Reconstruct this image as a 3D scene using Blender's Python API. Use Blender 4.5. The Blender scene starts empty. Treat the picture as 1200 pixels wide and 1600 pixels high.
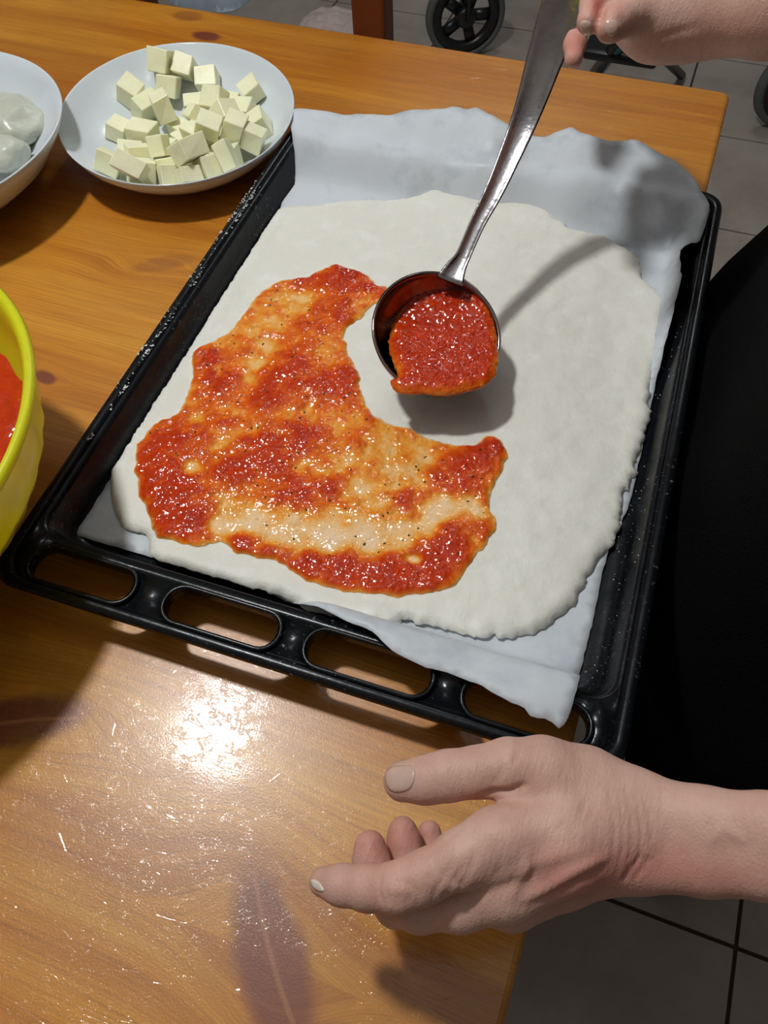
import bpy, bmesh, math, random
import numpy as np
from mathutils import Vector, Matrix
from mathutils.geometry import delaunay_2d_cdt
random.seed(5)
C = bpy.context.scene.collection
SC = bpy.context.scene
TZ = 0.75                                   # table top height above the floor
# ------------------------------------------------------------ camera
CAM = np.array([-.0388, -.8211, .4363 + TZ]); EUL = (.5718, .0336, .3543); FPX = 1239.6
cam = bpy.data.objects.new('camera', bpy.data.cameras.new('camera')); C.objects.link(cam)
cam.location = CAM; cam.rotation_euler = EUL
cam.data.sensor_width = 36; cam.data.sensor_fit = 'HORIZONTAL'; cam.data.lens = 36 * FPX / 1200
cam.data.clip_start = .01; SC.camera = cam
# ------------------------------------------------------------ world, exposure
SC.view_settings.view_transform = 'Standard'; SC.view_settings.look = 'None'
SC.view_settings.gamma = 1; SC.view_settings.use_curve_mapping = False
SC.view_settings.exposure = 0.07
w = bpy.data.worlds.new('world'); SC.world = w; w.use_nodes = True
w.node_tree.nodes['Background'].inputs[0].default_value = (.75, .87, 1, 1)
w.node_tree.nodes['Background'].inputs[1].default_value = .05
# ------------------------------------------------------------ the ceiling lamp's light
LAMP = (-.64, -.44, TZ + 1.32)
ld = bpy.data.lights.new('lamp_light', 'POINT'); ld.energy = 41; ld.shadow_soft_size = .055; ld.color = (.985, 1, .99)
lo = bpy.data.objects.new('lamp_light', ld); lo.location = LAMP; C.objects.link(lo)

# added fill light, unseen, weaker than the lamp, to lift the shadows
FILL_POS = (-.55, 1.45, 2.50)
l2 = bpy.data.lights.new('fill_light', 'POINT'); l2.energy = 13; l2.shadow_soft_size = .16; l2.color = (.98, 1, 1)
lo2 = bpy.data.objects.new('fill_light', l2); lo2.location = (FILL_POS[0], FILL_POS[1], 2.36); C.objects.link(lo2)

# ------------------------------------------------------------ helpers
RM = np.array(Matrix.Identity(3))
from mathutils import Euler
RM = np.array(Euler(EUL, 'XYZ').to_matrix())
def ray(px, py): return RM @ np.array([(px - 600) / FPX, -(py - 800) / FPX, -1.])
def at(px, py, h=0.):
    d = ray(px, py); return CAM + (h + TZ - CAM[2]) / d[2] * d
def at_f(px, py, zf):
    h = .02
    for _ in range(30): p = at(px, py, h); h = .5 * h + .5 * float(zf(p[0], p[1]))
    p = at(px, py, h); return p
def pix(P):
    q = (np.atleast_2d(P) - CAM) @ RM
    return np.c_[600 + FPX * q[:, 0] / -q[:, 2], 800 - FPX * q[:, 1] / -q[:, 2]]
def depth(p): return float(-((np.asarray(p) - CAM) @ RM)[2])
def ss(x, a, b):
    t = np.clip((x - a) / (b - a), 0, 1); return t * t * (3 - 2 * t)
def tag(o, label=None, cat=None, group=None, kind=None):
    if label: o['label'] = label
    if cat: o['category'] = cat
    if group: o['group'] = group
    if kind: o['kind'] = kind
    return o
def empty(name, loc, rz=0):
    o = bpy.data.objects.new(name, None); C.objects.link(o); o.location = loc; o.rotation_euler = (0, 0, rz)
    o.empty_display_size = .02; return o
def mobj(name, V, F, mat=None, parent=None, smooth=True, attrs=None):
    """mesh in world coordinates, linked as one object; a child keeps its world place (parents are unrotated unless noted)"""
    me = bpy.data.meshes.new(name)
    V = np.asarray(V, dtype=float)
    if parent is not None and parent.type == 'EMPTY' and not parent.get('raw'):
        V = V - np.array(parent.location)
    me.from_pydata(V.tolist(), [], [tuple(int(i) for i in f) for f in F]); me.update()
    if smooth: me.shade_smooth()
    for k, a in (attrs or {}).items():
        at_ = me.attributes.new(k, 'FLOAT', 'POINT'); at_.data.foreach_set('value', np.asarray(a, dtype=np.float32))
    if mat: me.materials.append(mat)
    o = bpy.data.objects.new(name, me); C.objects.link(o)
    if parent is not None: o.parent = parent
    return o
class MB:
    def __init__(s): s.V = []; s.F = []
    def add(s, V, F):
        n = len(s.V); s.V += [tuple(v) for v in V]; s.F += [tuple(i + n for i in f) for f in F]; return s
    def box(s, a, b):
        x0, y0, z0 = a; x1, y1, z1 = b
        return s.add([(x0,y0,z0),(x1,y0,z0),(x1,y1,z0),(x0,y1,z0),(x0,y0,z1),(x1,y0,z1),(x1,y1,z1),(x0,y1,z1)],
              [(0,3,2,1),(4,5,6,7),(0,1,5,4),(1,2,6,5),(2,3,7,6),(3,0,4,7)])
    def tube(s, P, R, n=16, cap=True):
        P = [Vector(p) for p in P]; R = R if hasattr(R, '__len__') else [R] * len(P)
        up = None; V = []
        for i, p in enumerate(P):
            t = (P[min(i + 1, len(P) - 1)] - P[max(i - 1, 0)]).normalized()
            if up is None: up = t.orthogonal().normalized()
            up = (up - t * up.dot(t)).normalized(); b = t.cross(up)
            for k in range(n):
                a = 2 * math.pi * k / n; V.append(p + (up * math.cos(a) + b * math.sin(a)) * R[i])
        F = [(i*n+k, i*n+(k+1)%n, (i+1)*n+(k+1)%n, (i+1)*n+k) for i in range(len(P)-1) for k in range(n)]
        if cap: F += [tuple(range(n))[::-1], tuple((len(P)-1)*n+k for k in range(n))]
        return s.add(V, F)
    def lathe(s, prof, c=(0,0,0), n=64, axis=None, mod=None):
        V = []; F = []; m = len(prof)
        A = Vector((0,0,1)) if axis is None else Vector(axis).normalized()
        q = Vector((0,0,1)).rotation_difference(A)
        for i, (r, z) in enumerate(prof):
            for k in range(n):
                a = 2 * math.pi * k / n; rr = r if mod is None else mod(r, z, a, i)
                V.append(q @ Vector((rr*math.cos(a), rr*math.sin(a), z)) + Vector(c))
        F = [(i*n+k, i*n+(k+1)%n, (i+1)*n+(k+1)%n, (i+1)*n+k) for i in range(m-1) for k in range(n)]
        return s.add(V, F)
    def build(s, name, mat, parent=None, smooth=True, bevel=0, seg=2):
        o = mobj(name, s.V, s.F, mat, parent, smooth)
        if bevel:
            b = o.modifiers.new('bevel', 'BEVEL'); b.width = bevel; b.segments = seg; b.limit_method = 'ANGLE'; b.angle_limit = .6
            b.harden_normals = False
        return o
def hash3(i, j, k, s):
    n = (i.astype(np.int64) * 374761393 + j.astype(np.int64) * 668265263 + k.astype(np.int64) * 2147483647 + s * 974634777) & 0xffffffff
    n = ((n ^ (n >> 13)) * 1274126177) & 0xffffffff
    return ((n ^ (n >> 16)) & 0xffff) / 65535.
def noise(x, y, z=None, s=0):
    x = np.asarray(x, float); y = np.asarray(y, float); z = np.zeros_like(x) if z is None else np.asarray(z, float)
    i, j, k = np.floor(x), np.floor(y), np.floor(z); u, v, w_ = x - i, y - j, z - k
    u = u*u*(3-2*u); v = v*v*(3-2*v); w_ = w_*w_*(3-2*w_); r = 0
    for a in (0, 1):
        for b in (0, 1):
            for c in (0, 1):
                r = r + hash3(i+a, j+b, k+c, s) * (u if a else 1-u) * (v if b else 1-v) * (w_ if c else 1-w_)
    return r * 2 - 1
def fbm(x, y, z=None, s=0, o=3):
    r = 0; a = 1
    for i in range(o):
        f = 2.1 ** i; r = r + a * noise(x*f, y*f, None if z is None else z*f, s + i); a *= .5
    return r
def resample(poly, h, closed=True):
    P = np.asarray(poly, float); Q = np.vstack([P, P[:1]]) if closed else P
    # Catmull-Rom smoothing then uniform spacing
    out = []; n = len(P)
    for i in range(n if closed else n - 1):
        a, b, c, d = (P[(i-1) % n], P[i], P[(i+1) % n], P[(i+2) % n]) if closed else (P[max(i-1,0)], P[i], P[i+1], P[min(i+2,n-1)])
        for t in np.linspace(0, 1, 8, endpoint=False):
            out.append(.5*((2*b)+(-a+c)*t+(2*a-5*b+4*c-d)*t*t+(-a+3*b-3*c+d)*t**3))
    out = np.array(out if closed else out + [P[-1]])
    Q = np.vstack([out, out[:1]]) if closed else out
    L = np.r_[0, np.cumsum(np.linalg.norm(np.diff(Q, axis=0), axis=1))]; m = max(4, int(L[-1] / h))
    t = np.linspace(0, L[-1], m, endpoint=not closed)
    return np.c_[[np.interp(t, L, Q[:, k]) for k in range(Q.shape[1])]].T
def inside(P, poly):
    x, y = P[:, 0], P[:, 1]; r = np.zeros(len(P), bool); j = len(poly) - 1
    for i in range(len(poly)):
        xi, yi = poly[i]; xj, yj = poly[j]
        if yi != yj:
            c = ((yi > y) != (yj > y)) & (x < (xj - xi) * (y - yi) / (yj - yi) + xi); r ^= c
        j = i
    return r
def segdist(P, poly, closed=True):
    A = np.asarray(poly, float); B = np.roll(A, -1, 0)
    if not closed: A, B = A[:-1], B[:-1]
    d = np.full(len(P), 1e9)
    for a, b in zip(A, B):
        ab = b - a; t = np.clip(((P - a) @ ab) / max(ab @ ab, 1e-18), 0, 1)
        d = np.minimum(d, ((P - a - t[:, None] * ab) ** 2).sum(1))
    return np.sqrt(d)
def sheet(poly, h, rnd=.15):
    """triangulated sheet inside a closed outline (2-D): points, faces, distance to the edge, number of edge points"""
    poly = np.asarray(poly)[:, :2]; lo_, hi = poly.min(0), poly.max(0)
    gx, gy = np.meshgrid(np.arange(lo_[0], hi[0], h), np.arange(lo_[1], hi[1], h * .866)); gx[1::2] += h / 2
    G = np.c_[gx.ravel(), gy.ravel()]; G += np.random.RandomState(1).uniform(-rnd, rnd, G.shape) * h
    G = G[inside(G, poly)]; d = segdist(G, poly); G = G[d > .55 * h]; d = d[d > .55 * h]
    n = len(poly); P = np.vstack([poly, G])
    r = delaunay_2d_cdt([Vector(p) for p in P], [(i, (i+1) % n) for i in range(n)], [], 1, 1e-7)
    if len(r[0]) != len(P):
        P = np.array([tuple(v) for v in r[0]]); d = segdist(P, poly)
    else: d = np.r_[np.zeros(n), d]
    return P, [tuple(f) for f in r[2]], d, n
def solid_sheet(P, F, ztop, zbot, nb):
    """closed thin body from a sheet: top, underside and rim wall"""
    m = len(P); V = np.vstack([np.c_[P, ztop], np.c_[P, zbot]])
    F2 = list(F) + [tuple(i + m for i in f[::-1]) for f in F]
    cnt = {}
    for f in F:
        for a, b in zip(f, f[1:] + f[:1]): cnt[(a, b)] = 1
    for (a, b) in cnt:
        if (b, a) not in cnt: F2.append((b, a, a + m, b + m))
    return V, F2
# surface nets over a signed distance grid
def cone(P, a, b, ra, rb, flat=None):
    a = np.asarray(a, np.float32); b = np.asarray(b, np.float32); ab = b - a
    q = P - a; t = np.clip((q @ ab) / (ab @ ab), 0, 1).astype(np.float32)
    return np.sqrt(((q - t[:, None] * ab) ** 2).sum(1)) - (ra + (rb - ra) * t)
def smin(a, b, k):
    h = np.clip(.5 + .5 * (b - a) / k, 0, 1); return b + (a - b) * h - k * h * (1 - h)
def nets(fn, lo_, hi, h):
    n = np.ceil((np.array(hi) - lo_) / h).astype(int) + 1
    ax = [np.float32(lo_[i]) + np.arange(n[i], dtype=np.float32) * np.float32(h) for i in range(3)]
    # coarse pass keeps only blocks near the surface
    D = np.full(n, 1e3, np.float32); B = 12
    for i in range(0, n[0], B):
        for j in range(0, n[1], B):
            for k in range(0, n[2], B):
                sx, sy, sz = slice(i, min(i+B, n[0])), slice(j, min(j+B, n[1])), slice(k, min(k+B, n[2]))
                c = np.array([[ax[0][sx].mean(), ax[1][sy].mean(), ax[2][sz].mean()]], np.float32)
                v = float(fn(c)[0])
                if abs(v) > B * h * 1.3: D[sx, sy, sz] = v; continue
                g = np.stack(np.meshgrid(ax[0][sx], ax[1][sy], ax[2][sz], indexing='ij'), -1); D[sx, sy, sz] = fn(g.reshape(-1, 3)).reshape(g.shape[:3])
    S = D < 0
    c = np.zeros(n - 1, np.int8)
    for dx in (0,1):
        for dy in (0,1):
            for dz in (0,1): c += S[dx:n[0]-1+dx, dy:n[1]-1+dy, dz:n[2]-1+dz]
    act = (c > 0) & (c < 8); I = np.argwhere(act); idx = -np.ones(n - 1, np.int64); idx[act] = np.arange(len(I))
    acc = np.zeros((len(I), 3)); cnt = np.zeros(len(I))
    for axis in range(3):
        e = np.zeros(3, int); e[axis] = 1; o1, o2 = [k for k in range(3) if k != axis]
        for u in (0,1):
            for v in (0,1):
                p = np.zeros(3, int); p[o1] = u; p[o2] = v
                A = I + p; Bq = A + e; da = D[tuple(A.T)]; db = D[tuple(Bq.T)]; m = (da < 0) != (db < 0)
                t = np.where(m, da / np.where(m, da - db, 1), 0); q = A + t[:, None] * e
                acc[m] += q[m]; cnt[m] += 1
    V = np.array(lo_) + acc / cnt[:, None] * h
    F = []
    for axis in range(3):
        e = np.zeros(3, int); e[axis] = 1; b_, c_ = (axis+1) % 3, (axis+2) % 3
        sl = [slice(1, n[k]-1) for k in range(3)]; sl[axis] = slice(0, n[axis]-1); s2 = list(sl); s2[axis] = slice(1, n[axis])
        X = S[tuple(sl)] != S[tuple(s2)]; base = np.argwhere(X) + np.array([0 if k == axis else 1 for k in range(3)])
        eb = np.zeros(3, int); eb[b_] = 1; ec = np.zeros(3, int); ec[c_] = 1
        q = np.stack([idx[tuple((base - eb - ec).T)], idx[tuple((base - ec).T)], idx[tuple(base.T)], idx[tuple((base - eb).T)]], 1)
        fl = S[tuple(base.T)]; q[~fl] = q[~fl][:, ::-1]; F.append(q)
    return V, np.vstack(F)
# ------------------------------------------------------------ node materials
class NT:
    def __init__(s, name):
        s.m = bpy.data.materials.new(name); s.m.use_nodes = True; s.t = s.m.node_tree; s.b = s.t.nodes['Principled BSDF']
    def n(s, ty, **kw):
        x = s.t.nodes.new(ty)
        for k, v in kw.items(): setattr(x, k, v)
        return x
    def l(s, a, b): s.t.links.new(a, b)
    def math(s, op, a, b=None, c=None, clamp=False):
        x = s.n('ShaderNodeMath', operation=op, use_clamp=clamp)
        for i, v in enumerate((a, b, c)):
            if v is None: continue
            if isinstance(v, (int, float)): x.inputs[i].default_value = v
            else: s.l(v, x.inputs[i])
        return x.outputs[0]
    def coord(s, kind='Object'): return s.n('ShaderNodeTexCoord').outputs[kind]
    def mapping(s, vec, scale=(1,1,1), rot=(0,0,0), loc=(0,0,0)):
        x = s.n('ShaderNodeMapping'); x.inputs['Scale'].default_value = scale; x.inputs['Rotation'].default_value = rot; x.inputs['Location'].default_value = loc
        s.l(vec, x.inputs[0]); return x.outputs[0]
    def noise(s, vec, scale, detail=3, rough=.5, dist=0):
        x = s.n('ShaderNodeTexNoise'); s.l(vec, x.inputs['Vector']); x.inputs['Scale'].default_value = scale; x.inputs['Detail'].default_value = detail
        x.inputs['Roughness'].default_value = rough; x.inputs['Distortion'].default_value = dist; return x.outputs['Fac']
    def ramp(s, fac, stops, interp='LINEAR'):
        x = s.n('ShaderNodeValToRGB'); x.color_ramp.interpolation = interp; cr = x.color_ramp
        while len(cr.elements) < len(stops): cr.elements.new(.5)
        for e, (p, c) in zip(cr.elements, stops): e.position = p; e.color = (*c, 1) if len(c) == 3 else c
        s.l(fac, x.inputs[0]); return x.outputs[0]
    def mix(s, fac, a, b, mode='MIX'):
        x = s.n('ShaderNodeMix', data_type='RGBA', blend_type=mode)
        for i, v in ((0, fac), (6, a), (7, b)):
            if isinstance(v, (int, float)): x.inputs[i].default_value = v
            elif isinstance(v, tuple): x.inputs[i].default_value = (*v, 1) if len(v) == 3 else v
            else: s.l(v, x.inputs[i])
        return x.outputs[2]
    def bump(s, height, dist, strength=1, normal=None):
        x = s.n('ShaderNodeBump'); x.inputs['Strength'].default_value = strength; x.inputs['Distance'].default_value = dist
        s.l(height, x.inputs['Height'])
        if normal is not None: s.l(normal, x.inputs['Normal'])
        return x.outputs[0]
    def set(s, **kw):
        for k, v in kw.items():
            i = s.b.inputs[k.replace('_', ' ')]
            if isinstance(v, (int, float)): i.default_value = v
            elif isinstance(v, tuple): i.default_value = (*v, 1) if len(v) == 3 and len(i.default_value) == 4 else v
            else: s.l(v, i)
        return s
def rgb(r, g, b):
    f = lambda c: ((c/255+.055)/1.055)**2.4 if c > 10 else c/255/12.92
    return (f(r), f(g), f(b))
def plain(name, col, rough=.5, nscale=40, var=.12, bump=0, metal=0, **kw):
    t = NT(name); c = t.coord(); n = t.noise(c, nscale, 4)
    d = tuple(x * (1 - var) for x in col); e = tuple(min(1, x * (1 + var)) for x in col)
    t.set(Base_Color=t.mix(n, d, e), Roughness=rough, Metallic=metal)
    if bump: t.set(Normal=t.bump(t.noise(c, nscale * 2, 4), bump))
    t.set(**kw); return t.m

def wood_mat():
    t = NT('varnished_pine'); co = t.coord()
    sep = t.n('ShaderNodeSeparateXYZ'); t.l(co, sep.inputs[0]); X, Y, Z = sep.outputs
    # knots: centre, half-sizes, turn of the long axis, strength
    K = []
    def kn(px, py, a, b, ax_px, s=1, p=2.2):
        c = at(px, py); e = at(*ax_px); K.append((c[0], c[1], a, b, math.atan2(e[1]-c[1], e[0]-c[0]), s, p))
    kn(322, 56, .019, .010, (360, 62)); kn(292, 25, .02, .012, (320, 30), .45)
    kn(20, 1128, .045, .017, (100, 1118), .95); kn(425, 1500, .049, .019, (392, 1380), .85, 3)
    kn(70, 590, .012, .006, (90, 600), .9); kn(255, 412, .03, .010, (300, 405), .35); kn(560, 1640, .03, .01, (600, 1650), .6)
    mask = None; warp = None; line = None
    nz = t.noise(co, 45, 3)
    for (cx, cy, a, b, th, s, p) in K:
        dx = t.math('SUBTRACT', X, cx); dy = t.math('SUBTRACT', Y, cy); c, sn = math.cos(th), math.sin(th)
        u = t.math('ADD', t.math('MULTIPLY', dx, c / a), t.math('MULTIPLY', dy, sn / a))
        v = t.math('ADD', t.math('MULTIPLY', dx, -sn / b), t.math('MULTIPLY', dy, c / b))
        r = t.math('SQRT', t.math('ADD', t.math('MULTIPLY', u, u), t.math('MULTIPLY', v, v)))
        r = t.math('ADD', r, t.math('MULTIPLY', t.math('SUBTRACT', nz, .5), .5))
        m = t.n('ShaderNodeMapRange', interpolation_type='SMOOTHSTEP'); t.l(r, m.inputs[0]); m.inputs[1].default_value = 1.12; m.inputs[2].default_value = .62
        m.inputs[3].default_value = 0; m.inputs[4].default_value = s; mask = m.outputs[0] if mask is None else t.math('MAXIMUM', mask, m.outputs[0])
        g = t.math('MULTIPLY', t.math('POWER', 2.718, t.math('MULTIPLY', t.math('MULTIPLY', r, r), -.35)), b * 1.6)
        sg = t.math('MULTIPLY', g, t.math('SIGN', dy)); warp = sg if warp is None else t.math('ADD', warp, sg)
        lm = t.n('ShaderNodeMapRange', interpolation_type='SMOOTHSTEP'); t.l(t.math('ABSOLUTE', t.math('ADD', v, t.math('MULTIPLY', t.math('MULTIPLY', u, u), .25))), lm.inputs[0])
        lm.inputs[1].default_value = .10; lm.inputs[2].default_value = .02; lm.inputs[3].default_value = 0; lm.inputs[4].default_value = .5 if a > .04 else 0
        line = lm.outputs[0] if line is None else t.math('MAXIMUM', line, lm.outputs[0])
    line = t.math('MULTIPLY', line, mask)
    Yw = t.math('SUBTRACT', Y, warp)
    cb = t.n('ShaderNodeCombineXYZ'); t.l(X, cb.inputs[0]); t.l(Yw, cb.inputs[1]); t.l(Z, cb.inputs[2]); wv = cb.outputs[0]
    info = t.n('ShaderNodeObjectInfo')
    broad = t.noise(t.mapping(wv, (1.1, 13, 13)), 1, 3, .55, .4)
    rings = t.noise(t.mapping(wv, (2.2, 75, 40)), 1, 4, .6, .25)
    fib = t.noise(t.mapping(wv, (14, 750, 300)), 1, 2, .6)
    f = t.math('ADD', t.math('MULTIPLY', broad, .62), t.math('MULTIPLY', rings, .38))
    col = t.ramp(f, [(.30, (.35, .100, .006)), (.44, (.49, .180, .013)), (.56, (.61, .262, .024)), (.72, (.70, .350, .045))])
    col = t.mix(t.math('MULTIPLY', t.ramp(fib, [(.42, (0,0,0)), (.72, (1,1,1))]), .5), col, (.24, .08, .010))
    col = t.mix(1, col, info.outputs['Color'], 'MULTIPLY')
    kc = t.mix(t.noise(t.mapping(wv, (30, 260, 60)), 1, 3), (.13, .026, .015), (.22, .055, .026))
    col = t.mix(mask, col, kc); col = t.mix(line, col, (.45, .19, .08))
    # worn varnish: dents, scratches and gentle waves
    wav = t.noise(t.mapping(co, (9, 14, 9)), 1, 2)
    dents = t.noise(co, 190, 3, .6); dm = t.ramp(dents, [(.55, (0,0,0)), (.66, (1,1,1))])
    patch = t.ramp(t.noise(co, 9, 2), [(.36, (0,0,0)), (.52, (1,1,1))])
    dents2 = t.math('MULTIPLY', dm, patch)
    sc = None
    for i, (rot, sx) in enumerate(((.3, 18), (1.3, 22), (2.2, 15), (-.25, 26))):
        v = t.n('ShaderNodeTexVoronoi', feature='DISTANCE_TO_EDGE'); t.l(t.mapping(co, (sx, sx * 6, sx), (0, 0, rot), (i*3.1, i, 0)), v.inputs[0]); v.inputs['Scale'].default_value = 1
        m = t.ramp(v.outputs[0], [(0, (1,1,1)), (.018, (0,0,0))])
        m = t.math('MULTIPLY', m, t.ramp(t.noise(t.mapping(co, (1,1,1), (0,0,0), (i*5, 0, 0)), 55, 2), [(.55, (0,0,0)), (.62, (1,1,1))])); sc = m if sc is None else t.math('ADD', sc, m)
    hgt = t.math('ADD', t.math('MULTIPLY', wav, .55), t.math('ADD', t.math('MULTIPLY', dents2, -.13), t.math('MULTIPLY', sc, -.05)))
    fine = t.noise(co, 900, 2)
    hgt = t.math('ADD', hgt, t.math('MULTIPLY', fine, .012))
    nb = t.bump(hgt, .0022, .9)
    t.set(Base_Color=col, Roughness=.34, IOR=1.5, Normal=t.bump(t.math('ADD', t.math('MULTIPLY', rings, .1), t.math('MULTIPLY', fine, .15)), .0008, .6))
    t.set(Coat_Weight=.6, Coat_Roughness=.075, Coat_IOR=1.5, Coat_Normal=nb)
    return t.m
WOOD = wood_mat()
def skin_mat():
    t = NT('skin'); co = t.coord()
    n1 = t.noise(co, 28, 4, .6); n2 = t.noise(co, 260, 3, .6)
    col = t.ramp(n1, [(.3, (.53, .305, .235)), (.5, (.61, .375, .30)), (.7, (.66, .43, .35))])
    col = t.mix(t.math('MULTIPLY', n2, .25), col, (.46, .22, .165))
    a = t.n('ShaderNodeAttribute', attribute_name='red'); col = t.mix(a.outputs['Fac'], col, (.50, .13, .10))
    v = t.n('ShaderNodeTexVoronoi', feature='DISTANCE_TO_EDGE'); t.l(t.mapping(co, (1, 1, 1)), v.inputs[0]); v.inputs['Scale'].default_value = 520
    wr = t.noise(t.mapping(co, (420, 90, 160), (0, 0, .35)), 1, 3, .6)
    h = t.math('ADD', t.math('MULTIPLY', v.outputs[0], .5), wr)
    t.set(Base_Color=col, Roughness=.52, Specular_IOR_Level=.35, Normal=t.bump(h, .0008, .5), Subsurface_Weight=.12, Subsurface_Radius=(.012, .004, .002), Subsurface_Scale=.4)
    return t.m
SKIN = skin_mat()
def enamel():
    t = NT('black_enamel'); co = t.coord(); n = t.noise(co, 60, 4); fl = t.noise(co, 380, 3, .65); big = t.noise(co, 14, 3)
    m = t.math('MULTIPLY', t.ramp(fl, [(.63, (0,0,0)), (.70, (1,1,1))]), t.ramp(big, [(.5, (0,0,0)), (.66, (.6,.6,.6))]))
    t.set(Base_Color=t.mix(m, (.004, .005, .0065), (.30, .31, .32)), Roughness=t.math('ADD', .14, t.math('MULTIPLY', n, .25)), Specular_IOR_Level=.28,
          Normal=t.bump(t.noise(co, 90, 3), .0006, .5)); return t.m
ENAMEL = enamel()
def paper():
    t = NT('baking_paper'); co = t.coord(); n = t.noise(co, 14, 4, .55); g = t.ramp(t.noise(co, 22, 4, .6), [(.5, (0,0,0)), (.62, (1,1,1))])
    col = t.mix(n, (.52, .56, .60), (.64, .67, .70)); col = t.mix(t.math('MULTIPLY', g, .45), col, (.36, .40, .44))
    t.set(Base_Color=col, Roughness=t.math('SUBTRACT', .66, t.math('MULTIPLY', g, .25)), Normal=t.bump(t.noise(co, 26, 3, .5, .5), .0020, .5)); return t.m
PAPER = paper()
def dough_mat():
    t = NT('raw_dough'); co = t.coord(); n = t.noise(co, 22, 4, .6); fl = t.ramp(t.noise(co, 55, 4, .6), [(.52, (0,0,0)), (.72, (1,1,1))])
    col = t.mix(n, (.72, .70, .62), (.80, .785, .71)); col = t.mix(t.math('MULTIPLY', fl, .5), col, (.86, .85, .81))
    h = t.math('ADD', t.noise(co, 60, 4, .55), t.math('MULTIPLY', t.noise(co, 320, 3), .25))
    t.set(Base_Color=col, Roughness=.55, Specular_IOR_Level=.35, Normal=t.bump(h, .0022, .6), Subsurface_Weight=.1, Subsurface_Radius=(.01, .007, .004), Subsurface_Scale=.3); return t.m
DOUGH = dough_mat()
def sauce_mat(name='tomato_sauce', thick=False):
    t = NT(name); co = t.coord(); n = t.noise(co, 260, 4, .6); n2 = t.noise(co, 90, 3, .6)
    a = t.n('ShaderNodeAttribute', attribute_name='amount').outputs['Fac'] if not thick else None
    f = t.math('ADD', a, t.math('MULTIPLY', t.math('SUBTRACT', n2, .5), .35)) if a else t.math('ADD', .78, t.math('MULTIPLY', t.math('SUBTRACT', n2, .5), .5))
    col = t.ramp(f, [(.0, (.88, .62, .38)), (.13, (.86, .50, .19)), (.26, (.82, .33, .04)), (.44, (.72, .13, .008)), (.66, (.52, .040, .004)), (1, (.38, .020, .003))])
    seed = t.n('ShaderNodeTexVoronoi'); t.l(co, seed.inputs[0]); seed.inputs['Scale'].default_value = 130
    sm = t.ramp(seed.outputs[0], [(.10, (1,1,1)), (.17, (0,0,0))]); sm = t.math('MULTIPLY', sm, t.ramp(n, [(.48, (0,0,0)), (.56, (1,1,1))]))
    col = t.mix(t.math('MULTIPLY', sm, .6), col, (.66, .22, .06))
    h = t.math('ADD', t.noise(co, 300, 1, .5, .2), t.math('MULTIPLY', t.noise(co, 110, 2), .7))
    t.set(Base_Color=col, Roughness=.06, IOR=1.42, Specular_IOR_Level=.6, Normal=t.bump(h, .0016, .35 if thick else .6)); return t.m
SAUCE = sauce_mat(); SAUCE_T = sauce_mat('tomato_sauce_deep', True)
STEEL = plain('brushed_steel', (.50, .47, .48), .2, 120, .2, .0003, 1.0)
CERAMIC = plain('white_porcelain', (.66, .71, .75), .12, 8, .03)
CHEESE = plain('pale_cheese', (.90, .88, .60), .42, 60, .07, .0006, Subsurface_Weight=.25, Subsurface_Radius=(.012, .010, .004), Subsurface_Scale=.5)
MOZZ = plain('white_cheese', (.52, .53, .44), .3, 50, .08, .0012, Subsurface_Weight=.2, Subsurface_Radius=(.01, .01, .007), Subsurface_Scale=.4)
YELLOW = plain('lime_yellow_plastic', (.62, .62, .010), .33, 20, .05, .0002, Subsurface_Weight=.5, Subsurface_Radius=(.02, .018, .003), Subsurface_Scale=1.0)
BLACKCLOTH = plain('black_fabric', (.0022, .0023, .0026), .95, 300, .3, .0015, Specular_IOR_Level=.08)
BLACKPL = plain('black_plastic', (.010, .011, .012), .35, 80, .2)
RUBBER = plain('grey_rubber', (.10, .11, .10), .7, 120, .2)
CHAIRWOOD = plain('red_brown_wood', (.22, .05, .014), .35, 30, .3)
WALL = plain('wall_paint', (.30, .28, .26), .8, 3, .05)
GROUT = plain('grout', (.055, .042, .032), .9, 60, .2)

# ------------------------------------------------------------ the room
FX0, FX1, FY0, FY1 = -2.9, 1.5, -1.9, 3.3
def wallbox(name, a, b, m=WALL): return tag(MB().box(a, b).build(name, m, smooth=False), kind='structure')
floor = tag(MB().box((FX0, FY0, -.05), (FX1, FY1, -.004)).build('floor', GROUT, smooth=False), kind='structure')
wallbox('ceiling', (FX0, FY0, 2.6), (FX1, FY1, 2.65), plain('ceiling_paint', (.60, .62, .64), .9, 3, .03))
wallbox('wall_left', (FX0-.05, FY0, 0), (FX0, FY1, 2.6)); wallbox('wall_right', (FX1, FY0, 0), (FX1+.05, FY1, 2.6))
wallbox('wall_back', (FX0, FY1, 0), (FX1, FY1+.05, 2.6)); wallbox('wall_front', (FX0, FY0-.05, 0), (FX1, FY0, 2.6))
def tile_mat():
    t = NT('stone_tile'); co = t.coord(); oi = t.n('ShaderNodeObjectInfo')
    v = t.n('ShaderNodeVectorMath', operation='ADD'); t.l(co, v.inputs[0]); t.l(oi.outputs['Location'], v.inputs[1])
    n = t.noise(v.outputs[0], 5, 5, .6, .4); n2 = t.noise(v.outputs[0], 40, 3)
    col = t.ramp(n, [(.3, (.31, .265, .225)), (.5, (.40, .35, .30)), (.7, (.48, .43, .38))]); col = t.mix(t.math('MULTIPLY', n2, .2), col, (.16, .12, .10))
    t.set(Base_Color=col, Roughness=.33, Normal=t.bump(n2, .001, .3)); return t.m
TILE = tile_mat()
TS = .361; G = .0055; Y0 = 1.205; X0 = -.037
tb = bmesh.new(); bmesh.ops.create_cube(tb, size=1, matrix=Matrix.Diagonal((TS-G, TS-G, .008, 1)))
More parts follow.
